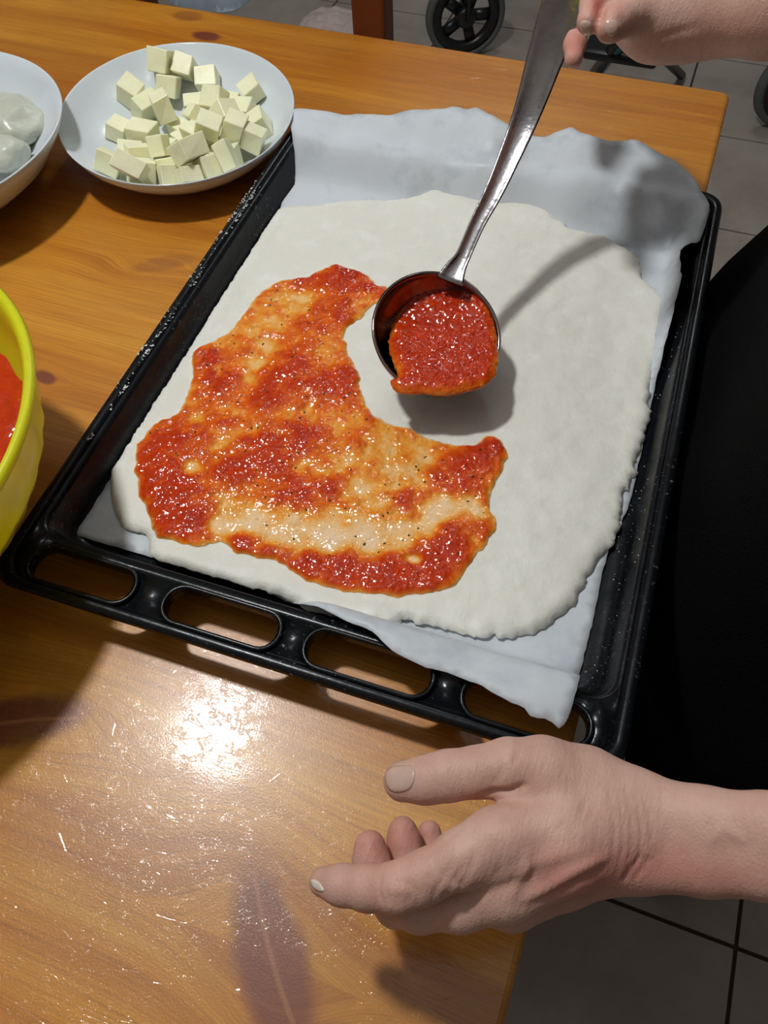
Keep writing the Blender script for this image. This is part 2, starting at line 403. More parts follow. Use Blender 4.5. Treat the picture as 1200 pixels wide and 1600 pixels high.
bmesh.ops.bevel(tb, geom=[e for e in tb.edges if all(v.co.z > 0 for v in e.verts)], offset=.0015, segments=1)
tme = bpy.data.meshes.new('tile'); tb.to_mesh(tme); tme.materials.append(TILE)
i0 = int((FX0 - X0) / TS) - 1
for i in range(i0, 8):
    for j in range(-10, 8):
        cx, cy = X0 + (i + .5) * TS, Y0 + (j + .5) * TS
        if cx - TS/2 < FX0 or cx + TS/2 > FX1 or cy - TS/2 < FY0 or cy + TS/2 > FY1: continue
        o = bpy.data.objects.new('tile', tme); C.objects.link(o); o.location = (cx, cy, -.004); o.parent = floor

# ------------------------------------------------------------ table
TW, TL = .96, 1.62                       # depth (y), length (x)
tbl = tag(empty('table', (0, 0, 0)), 'varnished orange-brown pine table with dark knots, scratches and a glossy top', 'table')
NP = 8; pw = TW / NP; rnd = random.Random(3)
tint = [(1.0, .93, .80), (.93, .86, .9), (1.0, .95, .9), (.95, .88, .85), (1.04, 1.0, .95), (.97, .95, .95), (1.0, 1.05, 1.1), (1.02, 1.02, 1.0)]
for i in range(NP):
    y1, y0 = -i * pw, -(i + 1) * pw
    bm = bmesh.new(); bmesh.ops.create_cube(bm, size=1)
    for v in bm.verts: v.co = Vector((-TL if v.co.x < 0 else 0, y0 if v.co.y < 0 else y1, TZ - .03 if v.co.z < 0 else TZ))
    def sel(f): return [e for e in bm.edges if f(e)]
    if i in (0, NP-1):
        yo = y1 if i == 0 else y0
        bmesh.ops.bevel(bm, geom=sel(lambda e: all(abs(v.co.y - yo) < 1e-6 for v in e.verts) and abs(e.verts[0].co.z - e.verts[1].co.z) > .01), offset=.009, segments=4, affect='EDGES', profile=.5)
        bmesh.ops.bevel(bm, geom=sel(lambda e: all(v.co.z > TZ - 1e-6 for v in e.verts) and not all(abs(v.co.y - (y0 if i == 0 else y1)) < 1e-6 for v in e.verts)), offset=.004, segments=3, affect='EDGES', profile=.5)
    else:
        bmesh.ops.bevel(bm, geom=sel(lambda e: all(v.co.z > TZ - 1e-6 for v in e.verts) and abs(e.verts[0].co.y - e.verts[1].co.y) > .01), offset=.004, segments=3, affect='EDGES', profile=.5)
    me = bpy.data.meshes.new('plank'); bm.to_mesh(me); me.materials.append(WOOD)
    for p in me.polygons: p.use_smooth = False
    o = bpy.data.objects.new('plank', me); C.objects.link(o); o.parent = tbl; c = tint[i]; o.color = (*c, 1)
for nm, a, b in (('apron', (-TL+.1, -.075, TZ-.12), (-.1, -.055, TZ-.03)), ('apron', (-TL+.1, -TW+.055, TZ-.12), (-.1, -TW+.075, TZ-.03)),
                 ('apron', (-.085, -TW+.11, TZ-.12), (-.065, -.11, TZ-.03)), ('apron', (-TL+.065, -TW+.11, TZ-.12), (-TL+.085, -.11, TZ-.03))):
    MB().box(a, b).build(nm, WOOD, tbl, False, .002)
for x in (-.11, -TL + .05):
    for y in (-.11, -TW + .05): MB().box((x, y, 0), (x+.06, y+.06, TZ-.03)).build('leg', WOOD, tbl, False, .004)

# ------------------------------------------------------------ oven tray (local frame: far right outer corner, x to the right, y away)
TO = np.array([.0117, -.2063]); TA = .0272; ca, sa = math.cos(TA), math.sin(TA); WD, DP, RH = .375, .484, .030
def tw(u, v, z=0): return np.array([TO[0] + u*ca - v*sa, TO[1] + u*sa + v*ca, TZ + z])
def tl(x, y): x = x - TO[0]; y = y - TO[1]; return x*ca + y*sa, -x*sa + y*ca
tray = tag(empty('oven_tray', tw(-WD/2, -DP/2, 0)), 'black enamelled oven tray with four slots in its near edge, under the pizza dough', 'tray')
def rrect(u0, u1, v0, v1, r, n=8):
    out = []
    for (cx, cy, a0) in ((u1-r, v1-r, 0), (u0+r, v1-r, 90), (u0+r, v0+r, 180), (u1-r, v0+r, 270)):
        for k in range(n + 1):
            a = math.radians(a0 + 90 * k / n); out.append((cx + r*math.cos(a), cy + r*math.sin(a)))
    return out
mb = MB(); rings = []
# from the outer lip inwards: lip underside, lip top, inner wall, floor; the near side keeps a 37 mm flange
spec = [(-WD+.003, -.003, -DP+.003, -.003, RH-.006, .016), (-WD, 0, -DP, 0, RH-.003, .018), (-WD+.0015, -.0015, -DP+.0015, -.0015, RH, .017),
        (-WD+.005, -.005, -DP+.005, -.005, RH+.0007, .015), (-WD+.009, -.009, -DP+.008, -.009, RH-.001, .014)]
flr = [(-WD+.010, -.010, -DP+.0375, -.010, RH-.001, .014), (-WD+.0125, -.0125, -DP+.040, -.0125, RH-.006, .014),
       (-WD+.016, -.016, -DP+.044, -.016, .006, .016), (-WD+.021, -.021, -DP+.049, -.021, .002, .02)]
def ringpts(s): return [tw(u, v, s[4]) for u, v in rrect(s[0], s[1], s[2], s[3], s[5])]
n = 36; V = []; F = []
for s in spec + flr: V += ringpts(s)
for i in range(len(spec) - 1):
    for k in range(n): F.append((i*n+k, i*n+(k+1)%n, (i+1)*n+(k+1)%n, (i+1)*n+k))
for i in range(len(spec), len(spec) + len(flr) - 1):
    for k in range(n): F.append((i*n+k, i*n+(k+1)%n, (i+1)*n+(k+1)%n, (i+1)*n+k))
b0 = (len(spec) + len(flr) - 1) * n; F.append(tuple(b0 + k for k in range(n)))
# flange between ring spec[-1] and flr[0] with the slots cut out, by constrained triangulation
so = [tl(*p[:2]) for p in ringpts(spec[-1])]; fi = [tl(*p[:2]) for p in ringpts(flr[0])]
slots = [(-.3532, -.2865), (-.2634, -.195), (-.1763, -.106), (-.0865, -.0215)]
pts = list(so) + list(fi); edges = [(k, (k+1) % n) for k in range(n)] + [(n + k, n + (k+1) % n) for k in range(n)]; holes = [fi]; si = []
for (u0, u1) in slots:
    sp = rrect(u0, u1, -.4757, -.4537, .0105, 6); s0 = len(pts); pts += sp; m_ = len(sp); edges += [(s0 + k, s0 + (k+1) % m_) for k in range(m_)]; holes.append(sp); si.append((s0, sp))
r = delaunay_2d_cdt([Vector(p) for p in pts], edges, [], 1, 1e-7)
vo = [tuple(v) for v in r[0]]; ctr = np.array([np.mean([vo[i] for i in f], axis=0) for f in r[2]])
keep = np.ones(len(ctr), bool)
for h_ in holes: keep &= ~inside(ctr, np.array(h_))
base = len(V); V += [tw(u, v, RH - .001) for u, v in vo]; F += [tuple(base + i for i in f) for f, k in zip(r[2], keep) if k]
pan = mobj('pan', V, F, ENAMEL, tray); sm_ = pan.modifiers.new('solid', 'SOLIDIFY'); sm_.thickness = .0012; sm_.offset = -1
for s0, sp in si:                         # raised, rolled rim round every slot
    c = np.mean(sp, axis=0); path = [tw(*(c + (np.array(p) - c) * (1 + .0016 / max(.01, np.linalg.norm(np.array(p)-c)))), RH + .0004) for p in sp]
    q = MB(); q.tube(path + [path[0], path[1]], .0014, 8, False); q.build('slot_rim', ENAMEL, tray)
    MB().add([tw(u, v, z) for z in (RH+.001, RH-.007) for u, v in sp], [(k, (k+1)%len(sp), len(sp)+(k+1)%len(sp), len(sp)+k) for k in range(len(sp))]).build('slot_wall', ENAMEL, tray)

fm = MB(); rf = np.random.RandomState(3)
CL = rf.uniform(0, 1, 26)
for k in range(300):
    if k < 190: t_ = float(np.clip(CL[rf.randint(26)] + rf.normal(0, .012), 0, 1)); px_, py_ = 372 + (120 - 372) * t_ + rf.normal(0, 5), 318 + (730 - 318) * t_ + rf.normal(0, 5)
    else: px_, py_ = rf.normal(385, 14), rf.normal(315, 20)
    p = at(px_, py_, RH + .0012); u, v = tl(p[0], p[1])
    if not (-WD + .0008 < u < -WD + .009): u = -WD + rf.uniform(.001, .0085)
    p = tw(u, v, RH + .0003); s_ = rf.uniform(.0002, .0007) * (1.6 if rf.rand() < .15 else 1); a = rf.uniform(0, 3.1)
    e = np.array([math.cos(a), math.sin(a), 0]) * s_ * rf.uniform(1, 2); f = np.array([-math.sin(a), math.cos(a), 0]) * s_
    fm.add([p+e, p+f, p-e, p-f, p+[0,0,s_*.5]], [(0,1,4),(1,2,4),(2,3,4),(3,0,4)])
for k in range(90):
    p = tw(-rf.uniform(.010, .024), -rf.uniform(.1, .43), .0025 + rf.uniform(0, .0005)); u, v = tl(p[0], p[1]); p[2] = TZ + (.0026 if u < -.021 else np.interp(u, [-.021, -.016, -.0125], [.0024, .0064, RH - .005]))
    s_ = rf.uniform(.0002, .0005); fm.add([p+[s_,0,0], p+[0,s_,0], p-[s_,0,0], p-[0,s_,0], p+[0,0,s_*.7]], [(0,1,4),(1,2,4),(2,3,4),(3,0,4)])
fm.build('flour_dust', plain('flour', (.55, .55, .54), .9, 50), tray)['kind'] = 'stuff'

# ------------------------------------------------------------ baking paper
def zpaper(x, y):
    u, v = tl(x, y)
    rise = np.maximum.reduce([ss(v, -.050, -.018), ss(-v, .424, .441) * ss(u, -.215, -.17), ss(u, -.034, -.016) * ss(v, -.22, -.12)])
    z = .0045 + (RH + .0035 - .0045) * rise + np.maximum(v + .008, 0) * .5 + .0007 * fbm(x * 38, y * 38, s=4, o=2) * (1 + 2.5 * rise)
    z = z + ss(-v, .438, .455) * .0045
    z = z + .006 * np.exp(-((u + .19) / .02) ** 2) * ss(v, -.09, 0) + .007 * np.exp(-((u + .115) / .018) ** 2) * ss(v, -.1, 0)
    return z
ppx = [(455,172),(500,172),(560,178),(610,179),(640,172),(690,170),(705,166),(728,170),(745,168),(765,178),(790,192),(815,205),(845,214),(865,208),(890,198),(905,206),(925,212),(950,219),(985,218),(1015,230),(1045,246),(1070,264),(1090,288),(1105,312),(1108,322),(1104,345),(1098,365),(1090,380),(1068,386),(1063,394),(1064,430),(1060,480),(1050,540),(1042,590),(1030,640),(1010,700),(985,780),(962,835),(945,880),(935,925),(922,985),(912,1030),(900,1080),(880,1137),(858,1126),(830,1119),(818,1106),(780,1088),(740,1066),(700,1052),(660,1040),(625,1024),(600,1005),(578,985),(520,960),(420,925),(330,905),(270,890),(235,884),(200,872),(165,866),(145,852),(125,857),(104,858),(92,835),(84,810),(110,775),(150,738),(185,690),(228,622),(262,570),(310,500),(345,430),(380,372),(425,332),(442,310),(450,285),(457,260),(457,215)]
poly = np.array([at_f(x, y, zpaper)[:2] for x, y in ppx]); 
def clampuv(poly, u0, u1, v0):
    out = []
    for x, y in poly:
        u, v = tl(x, y)
        if v < -.08: u = max(u, u0)
        if -.42 < v < -.12: u = min(u, u1)
        if u < -.2: v = max(v, v0)
        out.append(tw(u, v)[:2])
    return np.array(out)
poly = resample(clampuv(poly, -.355, -.021, -.431), .004)
nj = fbm(poly[:,0]*160, poly[:,1]*160, s=9); poly += np.c_[nj, -nj] * .0005
P, F, d, nb = sheet(poly, .005); zt = zpaper(P[:,0], P[:,1]) + TZ
V, F = solid_sheet(P, F, zt, zt - .0002, nb)
pap = tag(mobj('baking_paper', V, F, PAPER), 'crumpled white baking paper lining the black tray, edges curling over its far rim', 'paper')

# ------------------------------------------------------------ dough
dpx = [(378,345),(400,338),(440,325),(500,318),(560,313),(620,312),(660,306),(690,291),(715,286),(745,293),(765,308),(800,315),(840,325),(870,345),(905,362),(940,368),(975,385),(998,402),(1003,430),(1020,446),(1037,465),(1038,500),(1032,525),(1029,560),(1019,590),(1016,610),(1021,641),(1017,668),(1009,692),(993,720),(992,729),(1008,737),(1000,746),(988,748),(974,775),(974,799),(967,834),(949,857),(925,892),(908,916),(900,935),(888,951),(860,972),(838,986),(792,992),(751,994),(720,988),(692,980),(660,975),(631,970),(622,977),(590,977),(558,973),(500,962),(440,948),(380,932),(320,912),(270,893),(242,880),(234,862),(232,845),(225,832),(195,824),(180,800),(172,770),(169,735),(172,712),(185,682),(215,650),(228,625),(245,600),(272,562),(285,538),(300,520),(318,480),(322,440),(340,410),(352,380),(362,358)]
ZD0 = .0055
poly = np.array([at(x, y, ZD0 + .003)[:2] for x, y in dpx]); poly = resample(clampuv(poly, -.356, -.021, -.434), .002)
nj = fbm(poly[:,0]*300, poly[:,1]*300, s=31, o=3) ; nj2 = fbm(poly[:,0]*300+7, poly[:,1]*300, s=37, o=3); poly += np.c_[nj, nj2] * .0013 * (.35 + ss(poly[:, 0], -.25, -.1))[:, None]
def zdough(x, y, d=None):
    z = .0108 + .0009 * fbm(x * 28, y * 28, s=12) + .0005 * fbm(x * 110, y * 110, s=15, o=2)
    if d is not None:
        z = ZD0 + (z - ZD0) * (1 - (1 - np.clip(d / .0045, 0, 1)) ** 2.2) ** .6 + .0008 * np.exp(-((d - .008) / .006) ** 2) * (1 + fbm(x*60, y*60, s=19, o=1)) - .0012 * (1 - ss(d, 0, .02))
        u, v = tl(x, y); z = z + .005 * ss(-v, .412, .438) + .004 * ss(v, -.075, -.03) + .003 * ss(-u, .335, .365)
    return z
P, F, d, nb = sheet(poly, .003); DP_ = poly.copy()
zt = zdough(P[:,0], P[:,1], d) + TZ; 
u_, v_ = tl(P[:,0], P[:,1]); zb = np.full(len(P), TZ + ZD0) + .0035 * ss(v_, -.075, -.03) + .0045 * ss(-v_, .412, .438); zt = np.maximum(zt, zb + .001)
V, F = solid_sheet(P, F, zt, zb, nb)
dough = tag(mobj('pizza_dough', V, F, DOUGH), 'big uneven sheet of raw white pizza dough with ragged edges, spread in the black tray', 'dough')

# ------------------------------------------------------------ sauce on the dough
spx = [(520,410),(545,415),(575,428),(590,443),(606,448),(602,472),(585,470),(570,485),(545,508),(538,530),(540,550),(560,570),(562,600),(572,630),(590,650),(615,660),(640,668),(670,683),(700,690),(740,692),(765,678),(785,690),(790,710),(782,740),(770,765),(766,795),(774,815),(768,840),(745,860),(732,885),(710,910),(670,925),(630,928),(590,925),(540,922),(500,915),(470,902),(440,882),(410,870),(380,865),(355,850),(335,845),(310,850),(280,845),(250,838),(235,820),(225,790),(213,760),(209,720),(215,690),(240,662),(270,648),(285,630),(297,600),(300,575),(298,555),(310,540),(340,525),(365,505),(385,480),(400,460),(425,440),(450,432),(480,428),(500,420)]
red = [(540,430,34,1),(570,446,20,.8),(598,458,12,.7),(480,435,22,.7),(505,448,22,.4),(525,475,28,.55),(500,505,28,.5),(545,500,18,.4),(325,560,28,.8),(345,597,34,.75),(310,590,16,.5),(450,585,40,.65),(520,602,38,.8),(470,555,28,.45),(415,618,34,.75),(545,580,20,.5),(262,682,40,.8),(232,722,30,.8),(262,762,48,1),(285,812,40,1),(325,832,18,.7),(240,795,22,.7),(305,690,30,.4),(375,722,42,.8),(425,700,38,.75),(470,680,34,.9),(345,742,26,.6),(455,772,34,.9),(430,742,24,.5),(510,762,26,.7),(355,655,26,.4),(375,852,26,.8),(430,868,26,.8),(485,888,34,1),(550,886,40,1),(615,898,42,1),(672,880,46,1),(700,850,32,.9),(688,828,20,.6),(748,715,34,.9),(772,698,22,.9),(705,735,30,.7),(735,755,24,.7),(635,776,20,.65),(752,822,20,.5),(580,650,10,.4),(560,690,10,.3),(390,540,20,.3),(610,775,12,.3)]
pale = [(432,505,14,.35),(415,535,16,.55),(400,565,15,.6),(388,595,13,.5),(455,475,22,.35),(478,455,16,.3),(345,575,8,.3),(302,726,13,.8),(545,715,14,.5),(570,755,16,.5),(595,785,16,.5),(620,735,26,.42),(600,690,24,.35),(660,715,22,.4),(480,640,10,.3),(345,820,22,.7),(395,812,30,.7),(450,825,32,.75),(510,835,34,.8),(570,840,30,.8),(630,832,24,.75),(665,815,20,.7),(695,795,22,.7),(735,785,18,.6),(648,872,12,.9),(745,795,12,.5),(480,720,8,.3),(340,690,10,.3),(460,620,8,.2),(650,690,14,.3)]
def amount(x, y):
    a = np.full(len(x), .34)
    def g(l, sgn):
        nonlocal a
        for (px, py, r_, v_) in l:
            p = at(px, py, .014); e = at(px + r_, py, .014); rr = np.linalg.norm(p - e)
            q = ((x + .0025*fbm(x*90, y*90, s=3, o=1) - p[0])**2 + (y + .0025*fbm(x*90+9, y*90, s=5, o=1) - p[1])**2) / rr**2
            gg = v_ * np.exp(-q ** 1.4 * .8); a = a + gg * (.72 - a) * 1.25 if sgn > 0 else a * (1 - np.clip(gg * 1.15, 0, 1))
    g(red, 1); g(pale, -1)
    return a + .13 * fbm(x*150, y*150, s=41, o=3) * np.clip(a * 3, .2, 1)
poly = np.array([at(x, y, .0135)[:2] for x, y in spx]); poly = resample(poly, .0022)
nj = fbm(poly[:,0]*120, poly[:,1]*120, s=51, o=3); nj2 = fbm(poly[:,0]*120+5, poly[:,1]*120, s=57, o=3); poly += np.c_[nj, nj2] * .0016
P, F, d, nb = sheet(poly, .0013)
am = np.clip(amount(P[:,0], P[:,1]), 0, 1) ; edge = 1 - (1 - np.clip(d / .004, 0, 1)) ** 2
dd = segdist(P, DP_[::3]); zd = zdough(P[:,0], P[:,1], dd)
lump = np.abs(fbm(P[:,0]*330, P[:,1]*330, s=61, o=2))
zt = TZ + zd + .0004 + edge * (.0003 + .0026 * ss(am, .15, .8) + 0.0009 * lump * ss(am, .1, .5) + .0002 * fbm(P[:,0]*500, P[:,1]*500, s=63, o=1))
V, F = solid_sheet(P, F, zt, TZ + zd - .0006, nb)
sauce = tag(mobj('tomato_sauce', V, F, SAUCE, attrs={'amount': np.r_[am * (.4 + .6*edge), am * 0]}), 'thin crescent of red-orange tomato sauce smeared over the left half of the dough', 'sauce')
# herb flecks
rs = np.random.RandomState(7); hb = MB(); sel_ = rs.choice(np.where(d > .004)[0], 150, replace=False)
for i in sel_:
    p = np.r_[P[i], zt[i] + .0002]; s = rs.uniform(.00035, .0009); a = rs.uniform(0, 6.3)
    e = np.array([math.cos(a), math.sin(a), 0]) * s * rs.uniform(1, 1.8); f = np.array([-math.sin(a), math.cos(a), 0]) * s
    hb.add([p+e, p+f, p-e, p-f, p+[0,0,s*.7], p-[0,0,s*.7]], [(0,1,4),(1,2,4),(2,3,4),(3,0,4),(1,0,5),(2,1,5),(3,2,5),(0,3,5)])
hb.build('herb_flecks', plain('dried_herb', (.06, .06, .012), .6, 300, .5), sauce)['kind'] = 'stuff'

# ------------------------------------------------------------ ladle
BC = at(683, 521, .055); BR = .0433
bn = Vector((.37, -.29, 1)).normalized()
lad = tag(empty('ladle', tuple(BC - [0, 0, .036])), 'steel ladle full of tomato sauce held over the dough, long handle gripped above', 'ladle')
prof = [(0, -.031)] + [(BR * math.sin(a), -.031 * math.cos(a)) for a in np.linspace(.08, math.pi/2, 18)]
prof = prof + [(BR + .0012, .0006), (BR - .0002, .0012)] + [((BR - .0012) * math.sin(a), -.0298 * math.cos(a)) for a in np.linspace(math.pi/2, .08, 18)] + [(0, -.0298)]
MB().lathe(prof, tuple(BC), 72, bn).build('bowl', plain('sauce_filmed_steel', (.30, .25, .25), .13, 60, .25, 0, 1.0), lad)
hp = [(703,440,.0905,44),(712,420,.0935,33),(724,400,.0965,24),(746,350,.1035,25),(772,300,.112,30),(794,250,.122,35),(815,200,.133,41),(833,150,.146,48),(849,100,.160,56),(866,50,.175,64),(884,0,.190,72),(899,-45,.204,76),(911,-85,.216,70),(918,-112,.225,44)]
hp = [(x, y, z - .021 * max(0, min(1, (.2 - z) / .11)), w_) for x, y, z, w_ in hp]
PP = [Vector(at(x, y, z)) for x, y, z, _ in hp]; WW = [w_ * depth(at(x, y, z)) / FPX / 2 for x, y, z, w_ in hp]
Q = resample(np.array([[*p, w_] for p, w_ in zip(PP, WW)]), .004, False)
cs = [(-1, 0), (-1, .0016), (-.86, .0021), (-.66, .0009), (0, .0005), (.66, .0009), (.86, .0021), (1, .0016), (1, 0), (.8, -.0012), (0, -.0018), (-.8, -.0012)]
V = []; F = []; m_ = len(cs)
for i in range(len(Q)):
    t_ = Vector(Q[min(i+1, len(Q)-1)][:3] - Q[max(i-1, 0)][:3]).normalized(); side = t_.cross(Vector((.1, -.75, .8))).normalized(); nn = side.cross(t_).normalized()
    for a, b in cs: V.append(Vector(Q[i][:3]) + side * a * Q[i][3] + nn * b)
F = [(i*m_+k, i*m_+(k+1)%m_, (i+1)*m_+(k+1)%m_, (i+1)*m_+k) for i in range(len(Q)-1) for k in range(m_)] + [tuple(range(m_))[::-1], tuple((len(Q)-1)*m_+k for k in range(m_))]
mobj('handle', V, F, STEEL, lad)
lpx = [(690,446),(715,450),(740,462),(757,482),(770,508),(779,545),(777,575),(768,592),(750,604),(722,611),(695,615),(660,613),(632,613),(615,605),(611,594),(622,584),(612,560),(607,535),(612,508),(628,482),(650,462),(670,450)]
ZS = .047
poly = np.array([at(x, y, ZS)[:2] for x, y in lpx]); poly = resample(poly, .0015); nj = fbm(poly[:,0]*300, poly[:,1]*300, s=71); poly += np.c_[nj, nj] * .0005
P, F, d, nb = sheet(poly, .0012)
ed = 1 - (1 - np.clip(d / .007, 0, 1)) ** 2
zt = TZ + ZS - .0005 + .0035 * ed + (.0009 * np.abs(fbm(P[:,0]*260, P[:,1]*260, s=73)) + .0004 * fbm(P[:,0]*600, P[:,1]*600, s=75, o=1)) * ed
# the sauce follows the tipped rim on the far side
zt = zt + .25 * np.clip(P[:,1] - BC[1] - .012, 0, None)
V, F = solid_sheet(P, F, zt, zt - .0015 - .004 * ed, nb)
am2 = np.clip(.42 + .45 * np.clip(d / .009, 0, 1) + .10 * fbm(P[:,0]*220, P[:,1]*220, s=77), 0, 1)
tag(mobj('sauce_scoop', V, F, SAUCE, attrs={'amount': np.r_[am2, am2]}), 'chunky red tomato sauce heaped in the bowl of the ladle', 'sauce')

# ------------------------------------------------------------ crockery
pc = np.array([-.4634, -.2457, .0416]); pn = Vector((.035, -.032, 1)).normalized()
pprof = [(0, .0045), (.040, .0045), (.052, .006), (.070, .0115), (.086, .0205), (.097, .0305), (.1035, .0395), (.1045, .0402), (.1052, .0395), (.1, .029), (.089, .018), (.072, .008), (.056, .0025), (.05, 0), (.046, 0), (.044, .0018), (0, .0018)]
plate = MB().lathe([(r_, z_ - .0398) for r_, z_ in pprof], (pc[0], pc[1], pc[2] + TZ), 96, pn).build('plate', CERAMIC)
tag(plate, 'deep white plate full of pale yellow cheese cubes, left of the tray', 'plate', 'white plates')
bc = np.array([-.6502, -.3675])
bprof = [(0, .006), (.045, .006), (.06, .008), (.088, .02), (.108, .036), (.121, .052), (.127, .0605), (.1283, .061), (.129, .0598), (.123, .049), (.11, .032), (.09, .0165), (.064, .004), (.056, 0), (.052, 0), (.05, .003), (0, .003)]
bowl = MB().lathe(bprof, (bc[0], bc[1], TZ), 96).build('plate', CERAMIC)
tag(bowl, 'deep white dish of soft white cheese, cut by the left edge of the photo', 'dish', 'white plates')
def lumpy(c, r_, sx, sy, sz, seed, mat, name):
    bm = bmesh.new(); bmesh.ops.create_icosphere(bm, subdivisions=4, radius=1)
    X = np.array([v.co for v in bm.verts]); nn = 1 +   .20 * fbm(X[:,0]*1.3+seed, X[:,1]*1.3, X[:,2]*1.3, s=seed) + .03 * fbm(X[:,0]*4, X[:,1]*4, X[:,2]*4, s=seed+3, o=1)
    X = X * nn[:, None] * np.array([sx, sy, sz]) * r_ + np.array(c)
    me_f = [tuple(v.index for v in f.verts) for f in bm.faces]; bm.free(); return mobj(name, X, me_f, mat)
for k, (px, py, h_, r_, sx, sy, sz, lb) in enumerate(((18,196,.030,.028,1.2,1,.75,'large rounded lump of white cheese at the right of the left dish'), (20,166,.030,.014,1.9,.9,.8,'crumbled strip of white cheese along the far side of the left dish'), (6,240,.030,.021,1.0,.9,.8,'small smooth lump of white cheese at the near side of the left dish'), (-60,200,.026,.03,1.1,1.2,.7,'white cheese lump beyond the left edge of the photo'))):
    p = at(px, py, h_); tag(lumpy(p, r_, sx, sy, sz, 11 + k, MOZZ, 'white_cheese'), lb, 'cheese', 'white cheese in the left dish')
# cheese cubes (positions from a drop test, see CUBES)
CUBES = [(-0.512,-0.225,0.0221,-0.0528,2.0675,-0.4006,0.0224,0.0245,0.0152), (-0.5151,-0.1815,0.0425,-0.2506,2.0901,1.4873,0.0204,0.0204,0.0192), (-0.4936,-0.2888,0.0158,0.2488,3.1261,-0.9658,0.0245,0.0224,0.0161), (-0.5301,-0.2188,0.0298,1.3747,-2.6357,-0.0691,0.0204,0.0224,0.0188), (-0.4922,-0.3217,0.0296,2.6651,0.4635,0.2745,0.0204,0.0204,0.0178), (-0.4454,-0.3034,0.0199,0.2873,-1.032,2.0901,0.0204,0.0204,0.0177), (-0.4762,-0.3026,0.0222,-0.7197,1.1835,-1.5612,0.0265,0.0204,0.0151), (-0.4965,-0.2617,0.0177,1.6036,0.1022,0.0788,0.0265,0.0224,0.0192), (-0.4863,-0.2352,0.032,-1.6746,0.181,2.3067,0.0265,0.0224,0.0167), (-0.4192,-0.3032,0.0441,0.9294,0.2486,1.3462,0.0286,0.0184,0.0187), (-0.4045,-0.2516,0.0349,-0.0448,-1.1821,0.2116,0.0224,0.0224,0.0173), (-0.5035,-0.1946,0.0266,1.0803,0.1778,0.2364,0.0204,0.0184,0.0167), (-0.496,-0.1727,0.0343,0.3339,0.8752,1.958,0.0204,0.0184,0.0184), (-0.4571,-0.3368,0.0417,2.4769,-0.7493,-0.9788,0.0224,0.0265,0.015), (-0.5211,-0.2622,0.0191,0.3479,0.0497,1.658,0.0184,0.0184,0.0163), (-0.4059,-0.3022,0.0275,2.9286,-0.6702,-0.3286,0.0163,0.0163,0.0191), (-0.4201,-0.2653,0.043,-0.272,-2.7472,0.2531,0.0204,0.0184,0.0161), (-0.4631,-0.2792,0.0163,-0.1467,1.5371,2.9997,0.0245,0.0163,0.0177), (-0.4564,-0.2938,0.0341,-0.2986,-1.0319,2.0901,0.0173,0.0143,0.0154), (-0.4609,-0.2245,0.0229,0.5979,-0.3495,-0.6435,0.0153,0.0143,0.0149), (-0.443,-0.2398,0.0199,-0.583,0.6077,-0.252,0.0173,0.0163,0.0152), (-0.4194,-0.237,0.0161,1.8926,-0.149,0.7373,0.0194,0.0184,0.015), (-0.4468,-0.2086,0.0308,0.7379,-0.1067,-0.0087,0.0204,0.0184,0.0171), (-0.4193,-0.2037,0.0205,1.253,0.2048,3.0958,0.0194,0.0204,0.0185), (-0.4271,-0.2267,0.0305,-0.6633,-0.7843,0.0942,0.0204,0.0204,0.0167), (-0.3981,-0.2216,0.0222,-0.0292,-0.4601,0.5571,0.0204,0.0224,0.0188), (-0.4738,-0.1732,0.026,0.5439,-0.0823,0.3537,0.0204,0.0184,0.0157), (-0.4705,-0.2061,0.0168,-3.0466,-0.0224,0.4932,0.0204,0.0184,0.0192), (-0.3918,-0.2915,0.0355,-0.6042,-2.3549,-0.6019,0.0265,0.0133,0.0179), (-0.4379,-0.2616,0.0293,-1.5576,0.0116,-0.3491,0.0265,0.0133,0.0157), (-0.4201,-0.2636,0.0138,-0.1623,-0.0045,1.2747,0.0224,0.0204,0.0179), (-0.4245,-0.2883,0.0161,-0.2771,0.0919,1.1445,0.0224,0.0204,0.0179), (-0.4341,-0.318,0.0254,1.0251,0.2612,0.8599,0.0204,0.0184,0.0151), (-0.464,-0.3177,0.0236,-0.389,0.3068,0.6736,0.0224,0.0204,0.0191), (-0.4705,-0.2374,0.0131,-0.0164,-0.0445,2.7548,0.0204,0.0163,0.0155), (-0.4418,-0.2208,0.0133,-1.8384,-1.5155,-1.2026,0.0163,0.0163,0.0158), (-0.4583,-0.2555,0.0136,0.3178,-1.5234,-0.7405,0.0184,0.0163,0.0153), (-0.3995,-0.2763,0.0224,-0.2142,0.3173,1.8447,0.0184,0.0184,0.019), (-0.3876,-0.2497,0.0279,1.1802,-0.1062,-1.3639,0.0184,0.0184,0.0185), (-0.434,-0.285,0.0309,1.9327,0.0127,-2.276,0.0184,0.0143,0.0176), (-0.4444,-0.2696,0.0128,-1.0535,1.5423,1.9428,0.0184,0.0163,0.0165), (-0.4402,-0.1934,0.0178,1.8733,-0.0684,-0.0507,0.0184,0.0163,0.0188), (-0.4144,-0.3193,0.0305,-2.3133,0.2982,0.9402,0.0184,0.0143,0.0162), (-0.4226,-0.1802,0.0281,-2.0117,-0.1919,2.4053,0.0184,0.0163,0.0189)]
